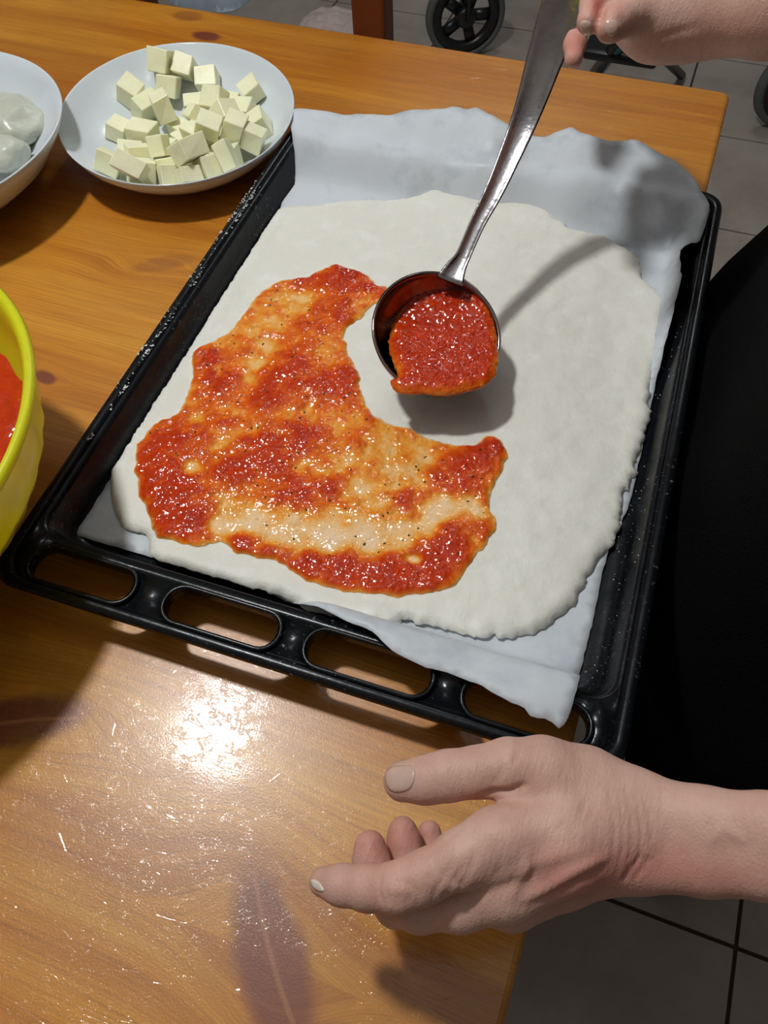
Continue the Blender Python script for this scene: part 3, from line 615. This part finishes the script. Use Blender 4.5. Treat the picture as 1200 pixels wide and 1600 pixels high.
#CUBES_HERE
def cube_mesh(dims, seed):
    bm = bmesh.new(); bmesh.ops.create_cube(bm, size=1); rr = random.Random(seed)
    for v in bm.verts: v.co = Vector((v.co[i] * dims[i] * (1 + rr.uniform(-.12, .08)) for i in range(3)))
    bmesh.ops.bevel(bm, geom=bm.edges[:], offset=.0006, segments=1, affect='EDGES'); me = bpy.data.meshes.new('cheese_cube'); bm.to_mesh(me); bm.free(); me.materials.append(CHEESE); return me
order = sorted(range(len(CUBES)), key=lambda i: pix([CUBES[i][0], CUBES[i][1], CUBES[i][2] + TZ])[0][1]); ROWS = ['far', 'second', 'middle', 'fourth', 'near']
per = -(-len(order) // 5); WORDS = ['leftmost', 'second from the left', 'third from the left', 'fourth from the left', 'fifth from the left', 'sixth from the left', 'seventh from the left', 'eighth from the left', 'ninth from the left', 'tenth from the left']
name_of = {}
for r_ in range(5):
    row = sorted(order[r_*per:(r_+1)*per], key=lambda i: pix([CUBES[i][0], CUBES[i][1], CUBES[i][2] + TZ])[0][0])
    for k, i in enumerate(row): name_of[i] = f"cheese cube {'rightmost' if k == len(row)-1 else WORDS[k]} in the {ROWS[r_]} row on the white plate"
for i, (x, y, z, a, b, c, dx, dy, dz) in enumerate(CUBES):
    o = bpy.data.objects.new('cheese_cube', cube_mesh((dx, dy, dz), i)); C.objects.link(o); o.location = (x, y, z + TZ + .0018); o.rotation_euler = (a, b, c)
    tag(o, name_of[i], 'cheese', 'cheese cubes on the plate')

# yellow tub
YC = (-.4635, -.7000)
tub = tag(empty('mixing_bowl', (YC[0], YC[1], TZ)), 'lime-yellow ribbed plastic bowl of tomato sauce at the left edge, beside the tray', 'bowl')
def ymod(r_, z_, a, i):
    return r_ + (-.0015 * (2 * abs(((a * 44 / 2 / math.pi + z_ * 14) % 1) - .5) ** .7) if 1 < i < 10 else 0)
yo = [(0, 0), (.080, 0), (.088, .003), (.099, .014), (.113, .031), (.128, .047), (.1405, .062), (.149, .078), (.1525, .094), (.1535, .108), (.1540, .113), (.158, .1145), (.1592, .1175), (.1575, .1207), (.1545, .1205), (.1515, .1165), (.1495, .098), (.146, .078), (.125, .048), (.095, .016), (.08, .006), (.06, .004), (0, .004)]
MB().lathe(yo, (YC[0], YC[1], TZ), 176, mod=ymod).build('bowl_body', YELLOW, tub)
sv = .070; rr_ = np.linspace(0, .1415, 60); TH = np.linspace(0, 2*np.pi, 150, endpoint=False)
V = [(YC[0], YC[1], TZ + sv)]; 
for r_ in rr_[1:]:
    x = YC[0] + r_ * np.cos(TH); y = YC[1] + r_ * np.sin(TH); z = TZ + sv + .002 * fbm(x*60, y*60, s=81) + .0012 * np.abs(fbm(x*260, y*260, s=83)) - .004 * np.exp(-((r_-.1418)/.01)**2) * 0
    V += list(map(tuple, np.c_[x, y, z]))
F = [(0, 1+k, 1+(k+1) % 150) for k in range(150)] + [(1+i*150+k, 1+(i+1)*150+k, 1+(i+1)*150+(k+1) % 150, 1+i*150+(k+1) % 150) for i in range(58) for k in range(150)]
tag(mobj('sauce_pool', V, F, SAUCE_T), 'chunky tomato sauce filling the lime-yellow bowl', 'sauce')

# ------------------------------------------------------------ background
# chair tucked at the far side of the table
def px_floor(px, py, z): return at(px, py, z - TZ)
ch = tag(empty('chair', (0, 0, 0)), 'red-brown wooden chair standing beyond the far edge of the table', 'chair')
pR = at(580, 40, -.02); pL = at(205, -20, -.02)
for p in (pL, pR): MB().box((p[0]-.020, p[1]-.010, 0), (p[0]+.020, p[1]+.022, .98)).build('back_post', CHAIRWOOD, ch, False, .004)
ax_, bx_ = pL[0]+.020, pR[0]-.020; yb = pR[1]
for z0, z1 in ((.90, .97), (.81, .85)): MB().box((ax_, yb-.006, z0), (bx_, yb+.012, z1)).build('back_rail', CHAIRWOOD, ch, False, .003)
for p in (pL, pR): MB().box((p[0]-.018, p[1]-.38, 0), (p[0]+.018, p[1]-.345, .43)).build('leg', CHAIRWOOD, ch, False, .003)
MB().box((ax_-.04, yb-.40, .43), (bx_+.04, yb-.012, .455)).build('seat', CHAIRWOOD, ch, False, .006)
# rollator: wheels with spokes, tube frame
rol = tag(empty('rollator', (0, 0, 0)), 'wheeled walking frame with black spoked wheels on the tiled floor beyond the table', 'walker')
def wheel(c, R_, ang):
    c = Vector(c); ax = Vector((math.cos(ang), math.sin(ang), 0)); q = Vector((0,0,1)).rotation_difference(ax)
    wh = empty('wheel', c); wh.parent = rol
    def ch_(mb_, name, mat): 
        o = mobj(name, np.array(mb_.V) - np.array(c), mb_.F, mat); o.parent = wh; return o
    m1 = MB(); ring = [(R_-.016, -.012), (R_-.006, -.015), (R_, -.009), (R_, .009), (R_-.006, .015), (R_-.016, .012), (R_-.016, -.012)]
    m1.lathe(ring, c, 48, ax); ch_(m1, 'tyre', RUBBER)
    m2 = MB(); m2.lathe([(R_-.040, -.010), (R_-.015, -.012), (R_-.015, .012), (R_-.040, .010), (R_-.040, -.010)], c, 48, ax); ch_(m2, 'wheel_rim', BLACKPL)
    m3 = MB(); m3.lathe([(0, -.022), (.022, -.022), (.027, -.016), (.027, .016), (.022, .022), (0, .022)], c, 24, ax); ch_(m3, 'hub', BLACKPL)
    for k in range(5):
        a = 2 * math.pi * k / 5 + .5; d_ = q @ Vector((math.cos(a), math.sin(a), 0)); s_ = q @ Vector((-math.sin(a), math.cos(a), 0))
        v = []
        for rr2, w2 in ((.022, .013), (R_-.036, .014)):
            for sx, sy in ((-1,-1), (1,-1), (1,1), (-1,1)): v.append(c + d_*rr2 + s_*w2*sx + ax*.006*sy)
        ch_(MB().add(v, [(0,1,2,3),(7,6,5,4),(0,4,5,1),(1,5,6,2),(2,6,7,3),(3,7,4,0)]), 'spoke', BLACKPL)
WA = -1.02
w1 = at(727, 24, .108 - TZ); w2 = at(1250, 128, .108 - TZ)
d12 = np.array(w2 - w1)[:2]
wheel(w1, .108, WA); wheel(w2, .108, WA)
W3 = np.array(w1) + np.array([.02, .62, 0]); W4 = np.array(w2) + np.array([.05, .60, 0])
wheel(W3, .108, WA); wheel(W4, .108, WA)
for wv_ in (w1, w2, W3, W4):
    c_ = np.array(wv_); s_ = np.array([math.cos(WA), math.sin(WA), 0]) * .026
    for sg in (-1, 1): MB().tube([c_ + s_*sg, c_ + s_*sg + [0,0,.12], c_ + [0,0,.145]], .007, 10).build('fork', BLACKPL, rol)
tA = at(1000, 98, -.42); tB = at(938, 118, -.62)
up = [0, 0, .145]
MB().tube([w1+up, w1+np.array([.03, .12, .38]), W3+np.array([0, 0, .70])], .011).build('side_tube', BLACKPL, rol)
MB().tube([w2+up, w2+np.array([-.0, .12, .38]), W4+np.array([0, 0, .70])], .011).build('side_tube', BLACKPL, rol)
MB().tube([W3+up, W3+np.array([0, 0, .70])], .011).build('rear_tube', BLACKPL, rol); MB().tube([W4+up, W4+np.array([0, 0, .70])], .011).build('rear_tube', BLACKPL, rol)
MB().tube([w1+np.array([.03, .12, .38]), w2+np.array([0, .12, .38])], .011).build('cross_tube', BLACKPL, rol)
MB().tube([W3+np.array([0, 0, .70]), W4+np.array([0, 0, .70])], .011).build('cross_tube', BLACKPL, rol)
# dark walking stick foot and strap seen past the hand
st = tag(empty('folded_stool', tuple(at(985, 105, -TZ))), 'small black folding stool with a shiny tube leg behind the table, under the upper hand', 'stool')
CY = plain('cyan_reflection', (.02, .16, .20), .15, 20, .1, 0, .6)  # cyan reflection on the black leg, put in as a coloured tube
for (a, b, nm, m) in (((920,122),(985,40),'leg',BLACKPL), ((932,118),(990,44),'leg',CY), ((1065,118),(985,40),'leg',BLACKPL)):
    MB().tube([at(a[0], a[1], -TZ+.012), at(b[0], b[1], -TZ+.35)], .011).build(nm, m, st)
sc_ = at(985, 75, -TZ+.20); MB().box((sc_[0]-.10, sc_[1]-.06, sc_[2]-.012), (sc_[0]+.07, sc_[1]+.07, sc_[2]+.012)).build('seat', BLACKPL, st, True, .008)
# things lying on the floor beyond the table
def cloth(name, c, sx, sy, sz, seed, mat, label, cat):
    n_ = 40; g = np.linspace(-1, 1, n_); X_, Y_ = np.meshgrid(g, g); r2 = (np.abs(X_)**3 + np.abs(Y_)**3)
    Z_ = np.clip(1 - r2, 0, 1) ** .5 * (.6 + .4 * np.abs(fbm(X_*2.4, Y_*2.4, s=seed))) ; k_ = 1 / np.maximum(1, r2 ** .33)
    V_ = np.c_[(X_*k_*sx).ravel() + c[0], (Y_*k_*sy).ravel() + c[1], (Z_*sz).ravel() + .001]
    F_ = [(j*n_+i, j*n_+i+1, (j+1)*n_+i+1, (j+1)*n_+i) for j in range(n_-1) for i in range(n_-1)]
    return tag(mobj(name, V_, F_, mat), label, cat)
def floorpt(px, py): return at(px, py, -TZ)
c1 = floorpt(520, 42); cloth('floor_cloth', c1, .10, .09, .03, 5, plain('pinkish_white_cloth', (.62, .50, .46), .8, 14, .2), 'pinkish-white cloth on the floor just beyond the table, by the chair post', 'cloth')
c2 = floorpt(335, -12); cloth('plastic_bag', c2, .13, .12, .09, 9, plain('pale_blue_plastic', (.42, .50, .58), .3, 9, .2), 'crumpled pale blue plastic bag on the floor behind the left of the table', 'bag')
c3 = floorpt(440, -24); cloth('dark_shoe', c3, .07, .05, .06, 12, BLACKPL, 'dark shoe on the floor behind the table at the top edge', 'shoe')
# pendant lamp
lp = tag(empty('ceiling_lamp', (LAMP[0], LAMP[1], 2.6)), 'white pendant lamp hanging from the ceiling above the left of the table', 'lamp')
MB().tube([(LAMP[0], LAMP[1], 2.6), (LAMP[0], LAMP[1], LAMP[2]+.13)], .004, 8).build('cord', BLACKPL, lp)
MB().lathe([(0, .0), (.05, 0), (.05, -.02), (0, -.02)], (LAMP[0], LAMP[1], 2.6), 24).build('ceiling_rose', CERAMIC, lp)
MB().lathe([(.004, .10), (.03, .095), (.032, .03), (.055, .012), (.054, .010), (.030, .026), (.028, .09), (.004, .095)], (LAMP[0], LAMP[1], LAMP[2]+.045), 48).build('lamp_shade', CERAMIC, lp)

lp2 = tag(empty('ceiling_lamp', (FILL_POS[0], FILL_POS[1], 2.6)), 'added round white ceiling lamp for fill light, unseen, beyond the table', 'lamp')  # added fixture, unseen, to go with the fill light
MB().lathe([(0, 0), (.10, 0), (.10, -.03), (0, -.03)], (FILL_POS[0], FILL_POS[1], 2.6), 32).build('fill_lamp_base', CERAMIC, lp2)

#PERSON_HERE
# ------------------------------------------------------------ the cook: one body surface, clothes as children
from mathutils.bvhtree import BVHTree
def PX(a): p = at(a[0], a[1], a[2]); return p, a[3] * depth(p) / FPX
def chain(P, pts, k):
    d = None
    for a, b in zip(pts[:-1], pts[1:]):
        c = cone(P, a[0], b[0], a[1], b[1]); d = c if d is None else smin(d, c, k)
    return d
def hand_fn(palm, fingers, kp=.010, kf=.006):
    palm = [[PX(q) for q in ch_] for ch_ in palm]; fingers = [[PX(q) for q in ch_] for ch_ in fingers]
    def fn(P):
        d = None
        for c in palm:
            v = chain(P, c, .004); d = v if d is None else smin(d, v, kp)
        out = d
        for f in fingers: out = np.minimum(out, smin(chain(P, f, .004), d, kf))
        return out
    return fn
L_palm = [[(1290,1292,.128,48),(1200,1290,.114,49),(1100,1282,.103,50),(1000,1264,.094,54),(950,1268,.094,58)],
          [(1290,1352,.120,50),(1200,1352,.107,51),(1100,1346,.097,50),(1000,1336,.086,54),(950,1328,.084,58)],
          [(960,1275,.093,56),(880,1290,.100,56),(775,1312,.103,47)], [(960,1300,.092,54),(880,1340,.096,54),(790,1385,.090,50)],
          [(960,1325,.084,52),(880,1365,.075,50),(800,1405,.066,46)], [(960,1320,.070,46),(880,1355,.055,42),(800,1385,.045,38)],
          [(985,1262,.085,50),(915,1228,.090,58),(850,1212,.096,54)]]
L_fing = [[(905,1230,.094,54),(845,1208,.100,52),(795,1200,.103,44),(745,1206,.103,37),(700,1212,.101,37),(665,1219,.098,34),(630,1221,.095,31)],
          [(785,1312,.104,46),(725,1340,.102,43),(660,1372,.098,38),(622,1388,.095,37),(575,1387,.087,33),(535,1383,.081,29),(506,1378,.077,23)],
          [(790,1388,.088,49),(720,1412,.080,40),(655,1420,.070,34),(618,1414,.060,31),(590,1380,.052,28),(580,1345,.053,27),(578,1322,.055,24)],
          [(795,1402,.062,42),(720,1408,.052,32),(660,1392,.043,29),(638,1350,.040,27),(631,1315,.043,25),(629,1297,.045,21)],
          [(800,1380,.042,34),(740,1385,.034,26),(695,1365,.028,23),(676,1330,.028,21),(671,1300,.031,18)]]
def creased(V, F, dep, ridge, red=()):
    bvh = BVHTree.FromPolygons([tuple(v) for v in V], [tuple(int(i) for i in f) for f in F]); me = bpy.data.meshes.new('tmp')
    me.from_pydata(V.tolist(), [], [tuple(int(i) for i in f) for f in F]); me.update()
    N = np.zeros(len(V) * 3, np.float32); me.vertex_normals.foreach_get('vector', N); N = N.reshape(-1, 3).astype(float); bpy.data.meshes.remove(me)
    off = np.zeros(len(V))
    for lst, sg in ((dep, -1), (ridge, 1)):
        for pts, amp, w_ in lst:
            hits = []
            for x, y in resample(np.array(pts, float), 4, False):
                h_ = bvh.ray_cast(Vector(CAM), Vector(ray(x, y)).normalized())
                if h_[0] is not None: hits.append(np.array(h_[0]))
            if len(hits) < 2: continue
            H_ = np.array(hits); m = ((V > H_.min(0) - 4*w_) & (V < H_.max(0) + 4*w_)).all(1); ii = np.where(m)[0]
            if not len(ii): continue
            L_ = np.linspace(0, 1, len(H_)); dm = np.full(len(ii), 1e9); tp = np.zeros(len(ii))
            for k in range(len(H_) - 1):
                a, b = H_[k], H_[k+1]; ab = b - a; t = np.clip(((V[ii]-a) @ ab) / max(ab @ ab, 1e-12), 0, 1)
                dd_ = np.linalg.norm(V[ii] - a - t[:, None]*ab, axis=1); q = dd_ < dm; dm[q] = dd_[q]; tp[q] = L_[k] + t[q]*(L_[1])
            off[ii] += sg * amp * np.exp(-(dm / w_)**2) * (np.clip(4 * np.minimum(tp, 1 - tp), 0, 1) ** .7)
    return V + N * off[:, None], bvh, N
dep = [([(738,1250),(750,1244),(772,1237),(798,1236),(828,1223)], .0022, .0014), ([(800,1196),(808,1182),(815,1172)], .0006, .0012), ([(768,1228),(782,1210),(792,1196)], .0006, .0012), ([(700,1200),(706,1212),(705,1228)], .0004, .0010), ([(716,1196),(722,1210),(720,1226)], .0004, .0010),
       ([(596,1368),(592,1392),(600,1416)], .0007, .0011), ([(607,1378),(605,1398),(612,1418)], .0006, .0009), ([(620,1378),(618,1398),(624,1420)], .0006, .0009), ([(634,1372),(642,1392),(638,1416)], .0007, .0011), ([(646,1378),(653,1400),(646,1420)], .0005, .0009),
       ([(676,1412),(682,1390),(700,1362),(712,1340)], .0007, .0012), ([(692,1404),(704,1384),(722,1356),(728,1336)], .0008, .0012), ([(708,1400),(722,1380),(738,1350),(742,1325)], .0007, .0012), ([(690,1372),(680,1356),(674,1340)], .0004, .001),
       ([(650,1352),(690,1318),(730,1290)], .0003, .0012),
       ([(948,1222),(958,1262),(960,1310),(952,1350)], .0005, .0011), ([(962,1226),(972,1270),(973,1320),(964,1368)], .0006, .0010), ([(976,1228),(986,1275),(987,1325),(977,1378)], .0006, .0010), ([(990,1232),(1000,1275),(1002,1320),(990,1372)], .0006, .0010), ([(1004,1240),(1014,1285),(1018,1320)], .0005, .0009), ([(1016,1258),(1020,1290),(1019,1318)], .0004, .0008), ([(972,1380),(990,1355),(1004,1336)], .0010, .0014), ([(988,1380),(1004,1358),(1016,1336)], .0008, .0012),
       ([(885,1304),(900,1288),(912,1262),(918,1240)], .0006, .0013), ([(905,1300),(918,1282),(930,1255)], .0005, .0012), ([(862,1300),(885,1286),(898,1262)], .0004, .0012), ([(775,1330),(782,1350),(778,1375)], .0005, .0013),
       ([(806,1424),(850,1402),(905,1376),(955,1352)], .0006, .0026), ([(830,1335),(832,1360),(815,1392)], .0003, .002), ([(880,1330),(915,1322),(950,1318)], .0004, .0024)]
rid = [([(815,1410),(855,1388),(905,1358),(958,1334)], .0015, .0024), ([(822,1325),(822,1355),(806,1385),(790,1412)], .0010, .0020), ([(740,1300),(800,1300),(860,1296)], .0004, .004), ([(760,1385),(830,1352),(900,1328),(960,1315)], .0009, .0030), ([(1100,1322),(1130,1296),(1140,1300),(1170,1318)], .0006, .0022), ([(620,1380),(618,1400)], .0006, .004), ([(700,1395),(712,1380)], .0008, .004)]
fnL = hand_fn(L_palm, L_fing)
pts_all = np.array([PX(q)[0] for c in L_palm + L_fing for q in c])
VL, FL = nets(fnL, pts_all.min(0) - .03, pts_all.max(0) + .03, .00125)
VL, bvL, NL = creased(VL, FL, dep, rid)
R_palm = [[(1330,2,.235,76),(1210,6,.222,76),(1130,8,.214,70),(1070,12,.208,70)], [(1075,14,.208,70),(1028,22,.205,66),(992,10,.204,54)], [(1060,-20,.205,70),(1000,-50,.205,56),(960,-80,.21,46)]]
R_fing = [[(1015,8,.206,56),(985,22,.212,32),(962,34,.214,26),(953,44,.214,22)],
          [(1000,-50,.21,44),(955,-30,.222,30),(930,6,.218,22),(920,34,.215,19)],
          [(1000,-10,.185,40),(940,0,.172,24),(905,38,.168,18),(898,70,.168,16),(896,92,.168,14)],
          [(990,-50,.185,40),(930,-60,.172,26),(885,-50,.17,20),(862,-30,.178,18)],
          [(985,-80,.195,38),(935,-110,.19,24),(890,-110,.19,18),(865,-95,.20,15)]]
fnR = hand_fn(R_palm, R_fing)
pts_all = np.array([PX(q)[0] for c in R_palm + R_fing for q in c])
VR, FR_ = nets(fnR, pts_all.min(0) - .035, pts_all.max(0) + .035, .0016)
VR, bvR, NR = creased(VR, FR_, [([(965,22),(975,36),(976,52),(968,66)], .001, .002), ([(990,86),(1030,60),(1060,50),(1100,40)], .0006, .002), ([(937,0),(938,20),(940,40)], .0012, .0025)], [])
# the rest of the body (mostly under the clothes), coarse
T3 = lambda x, y, z: np.array([x, y, z + TZ])
hips = [(T3(.185, -.48, .0), .115), (T3(.185, -.33, .0), .115)]; belly = [(T3(.195, -.46, .14), .105), (T3(.195, -.36, .14), .105)]
chest = [(T3(.225, -.49, .37), .095), (T3(.225, -.33, .37), .095)]; shld = [(T3(.27, -.585, .50), .055), (T3(.27, -.245, .50), .055)]
endL = PX((1200,1320,.110,62)); endL2 = PX((1290,1322,.124,66)); endR = PX((1210,6,.222,68)); endR2 = PX((1330,2,.235,72))
elL = T3(.25, -.70, .20); elR = T3(.19, -.155, .27)
armL = [(endL2[0], .0175), (elL, .034), (T3(.27, -.60, .49), .046)]
armR = [(endR2[0], .024), (elR, .036), (T3(.27, -.24, .49), .046)]
hd = T3(.17, -.415, .745)
def body_fn(P):
    d = None
    for c in (hips, belly, chest, shld): v = chain(P, c, .03); d = v if d is None else smin(d, v, .07)
    for c in (armL, armR): d = smin(d, chain(P, c, .02), .03)
    for y in (-.50, -.33): d = smin(d, chain(P, [(T3(.20, y, -.02), .095), (T3(.22, y, -.32), .060), (T3(.255, y, -.42), .056), (T3(.27, y, -.66), .036), (T3(.26, y, -.70), .036), (T3(.14, y, -.722), .026)], .02), .03)
    d = smin(d, chain(P, [(T3(.255, -.415, .52), .055), (T3(.215, -.415, .66), .050)], .02), .03)
    h = chain(P, [(hd + [.025, 0, .035], .083), (hd + [-.015, 0, -.05], .055)], .03)
    h = smin(h, cone(P, hd + [-.068, 0, .0], hd + [-.092, 0, -.035], .008, .013), .012)            # nose
    h = smin(h, chain(P, [(hd + [-.052, -.025, -.068], .012), (hd + [-.064, 0, -.07], .013), (hd + [-.052, .025, -.068], .012)], .005), .010)
    for s in (-1, 1):
        h = smin(h, cone(P, hd + [.02, s*.083, .01], hd + [.015, s*.082, -.028], .014, .009), .006)   # ears
        h = np.maximum(h, -(np.sqrt(((P - (hd + [-.074, s*.031, .012]).astype(np.float32))**2).sum(1)) - .014))
        h = smin(h, cone(P, hd + [-.062, s*.031, .010], hd + [-.061, s*.031, .012], .012, .012), .003)
    return smin(d, h, .02)
VB, FB = nets(body_fn, T3(.06, -.80, -.755), T3(.40, -.02, .90), .010)
V = np.vstack([VL, VR, VB]); F = np.vstack([FL, FR_ + len(VL), FB + len(VL) + len(VR)])
red = np.zeros(len(V)); q = pix(VR); tipd = lambda a, c, r_: np.exp(-(((a - np.array(c)) / r_)**2).sum(1))
rr_ = .95 * tipd(q, (932, 4), (12, 30)) + .6 * tipd(q, (897, 70), (18, 30)) + .35 * tipd(q, (965, 12), (12, 14)); red[len(VL):len(VL)+len(VR)] = np.clip(rr_, 0, 1)
q = pix(VL); rl = .42*tipd(q, (580, 1320), (34, 36)) + .45*tipd(q, (630, 1300), (30, 36)) + .3*tipd(q, (672, 1300), (24, 30)) + .10*tipd(q, (540, 1380), (60, 30)) + .42*tipd(q, (985, 1350), (90, 36)) + .42*tipd(q, (890, 1388), (90, 34)) + .3*tipd(q, (1120, 1372), (120, 30)) + .2*tipd(q, (850, 1340), (40, 30)) + .12*tipd(q, (620, 1395), (30, 26)) + .5*tipd(q, (748, 1246), (26, 8))  # fingertip redness, plus shade on the hand's lower back painted in as red
red[:len(VL)] = np.clip(rl, 0, .6)
person = tag(mobj('person', V, F, SKIN, attrs={'red': red}), 'person in black clothes at the right of the table, one hand lifting the ladle, the other open beside the tray', 'person')
person['label'] = 'person in black beside the table, bare left hand open, right hand lifting the ladle'
NAIL = plain('fingernail', (.62, .40, .32), .22, 200, .06, Subsurface_Weight=.1)
NAILTIP = plain('nail_edge', (.70, .62, .52), .3, 200, .05)
def nail(outline, bvh, mat=NAIL, off=.0004):
    P, F_, d, nb = sheet(resample(np.array(outline, float), 1.4), 1.8); top = []; bot = []
    for (x, y), dd_ in zip(P, d):
        h_ = bvh.ray_cast(Vector(CAM), Vector(ray(x, y)).normalized())
        if h_[0] is None: h_ = bvh.find_nearest(Vector(at(x, y, .09)))
        n_ = h_[1]; n_ = -n_ if n_.dot(Vector(CAM) - h_[0]) < 0 else n_
        e = min(1, dd_ / 4); top.append(tuple(h_[0] + n_ * (off * (.3 + .7*e) + .0002))); bot.append(tuple(h_[0] - n_ * .0008))
    m = len(P); F2 = list(F_) + [tuple(i + m for i in f[::-1]) for f in F_]; cnt = {(a, b) for f in F_ for a, b in zip(f, f[1:] + f[:1])}
    F2 += [(b, a, a+m, b+m) for a, b in cnt if (b, a) not in cnt]
    return mobj('fingernail', top + bot, F2, mat, person)
nail([(602,1214),(608,1201),(625,1197),(643,1198),(649,1210),(643,1229),(632,1236),(616,1237),(606,1230)], bvL)
nail([(486,1376),(492,1374),(500,1380),(506,1390),(503,1393),(494,1390),(488,1384)], bvL, NAILTIP)
nail([(907,36),(914,32),(923,36),(925,48),(918,55),(909,50)], bvR); nail([(945,34),(955,31),(965,36),(966,50),(956,56),(946,50)], bvR)
for s_ in (-1, 1):
    c_ = hd + [-.060, s_ * .031, .011]; e_ = MB().lathe([(.0105 * math.sin(a), -.0105 * math.cos(a)) for a in np.linspace(.01, 3.13, 12)], tuple(c_), 16); e_.build('eye', plain('eye_white', (.7, .68, .66), .2), person)
    MB().lathe([(.0, .0108), (.004, .0104), (.005, .0092), (0, .0088)], tuple(c_), 16, (-1, 0, -.3)).build('iris', plain('iris_brown', (.05, .025, .012), .15), person)
# black dress, shoes, hair
def dress_fn(P):
    d = None
    for c in ([(T3(.168, -.49, -.06), .155), (T3(.168, -.285, -.06), .155)], [(T3(.19, -.49, .12), .145), (T3(.19, -.33, .12), .145)], [(T3(.225, -.50, .36), .125), (T3(.225, -.33, .36), .125)], [(T3(.27, -.585, .495), .068), (T3(.27, -.245, .495), .068)]):
        v = chain(P, c, .03); d = v if d is None else smin(d, v, .08)
    d = smin(d, chain(P, [(T3(.195, -.48, -.1), .15), (T3(.21, -.46, -.38), .14)], .03), .05); d = smin(d, chain(P, [(T3(.195, -.34, -.1), .15), (T3(.21, -.36, -.38), .14)], .03), .05)
    d = np.maximum(d, (TZ - .40) - P[:, 2])
    for e, s in ((elL, T3(.27, -.60, .49)), (elR, T3(.27, -.24, .49))):
        m = s + (e - s) * .55; d = smin(d, chain(P, [(s, .063), (m, .056)], .01), .02)
    neck = cone(P, T3(.235, -.415, .56), T3(.20, -.415, .70), .078, .09); d = np.maximum(d, -neck)
    f = .004 * np.sin(P[:, 1] * 60 + 3 * np.sin(P[:, 2] * 9)) * np.clip((TZ + .1 - P[:, 2]) * 3, 0, 1)
    return d + f.astype(np.float32)
Vd, Fd = nets(dress_fn, T3(-.02, -.78, -.45), T3(.45, -.04, .68), .010); mobj('black_dress', Vd, Fd, BLACKCLOTH, person)
def hair_fn(P):
    h = cone(P, hd + [.035, 0, .045], hd + [.045, 0, -.02], .093, .085); cut = cone(P, hd + [-.06, 0, -.02], hd + [-.12, 0, -.2], .072, .10)
    return np.maximum(h, -cut)
Vh, Fh = nets(hair_fn, hd - .2, hd + .2, .007); mobj('hair', Vh, Fh, plain('dark_hair', (.03, .018, .01), .6, 200, .4, .002), person)
def shoe_fn(P):
    return np.minimum(*[np.maximum(chain(P, [(T3(.265, y, -.715), .046), (T3(.13, y, -.728), .040)], .01), P[:, 2] - (TZ - .675)) for y in (-.50, -.33)])
Vs, Fs = nets(shoe_fn, T3(.05, -.60, -.80), T3(.35, -.23, -.62), .006); Vs[:, 2] = np.maximum(Vs[:, 2], .0005); mobj('shoe', Vs, Fs, BLACKPL, person)
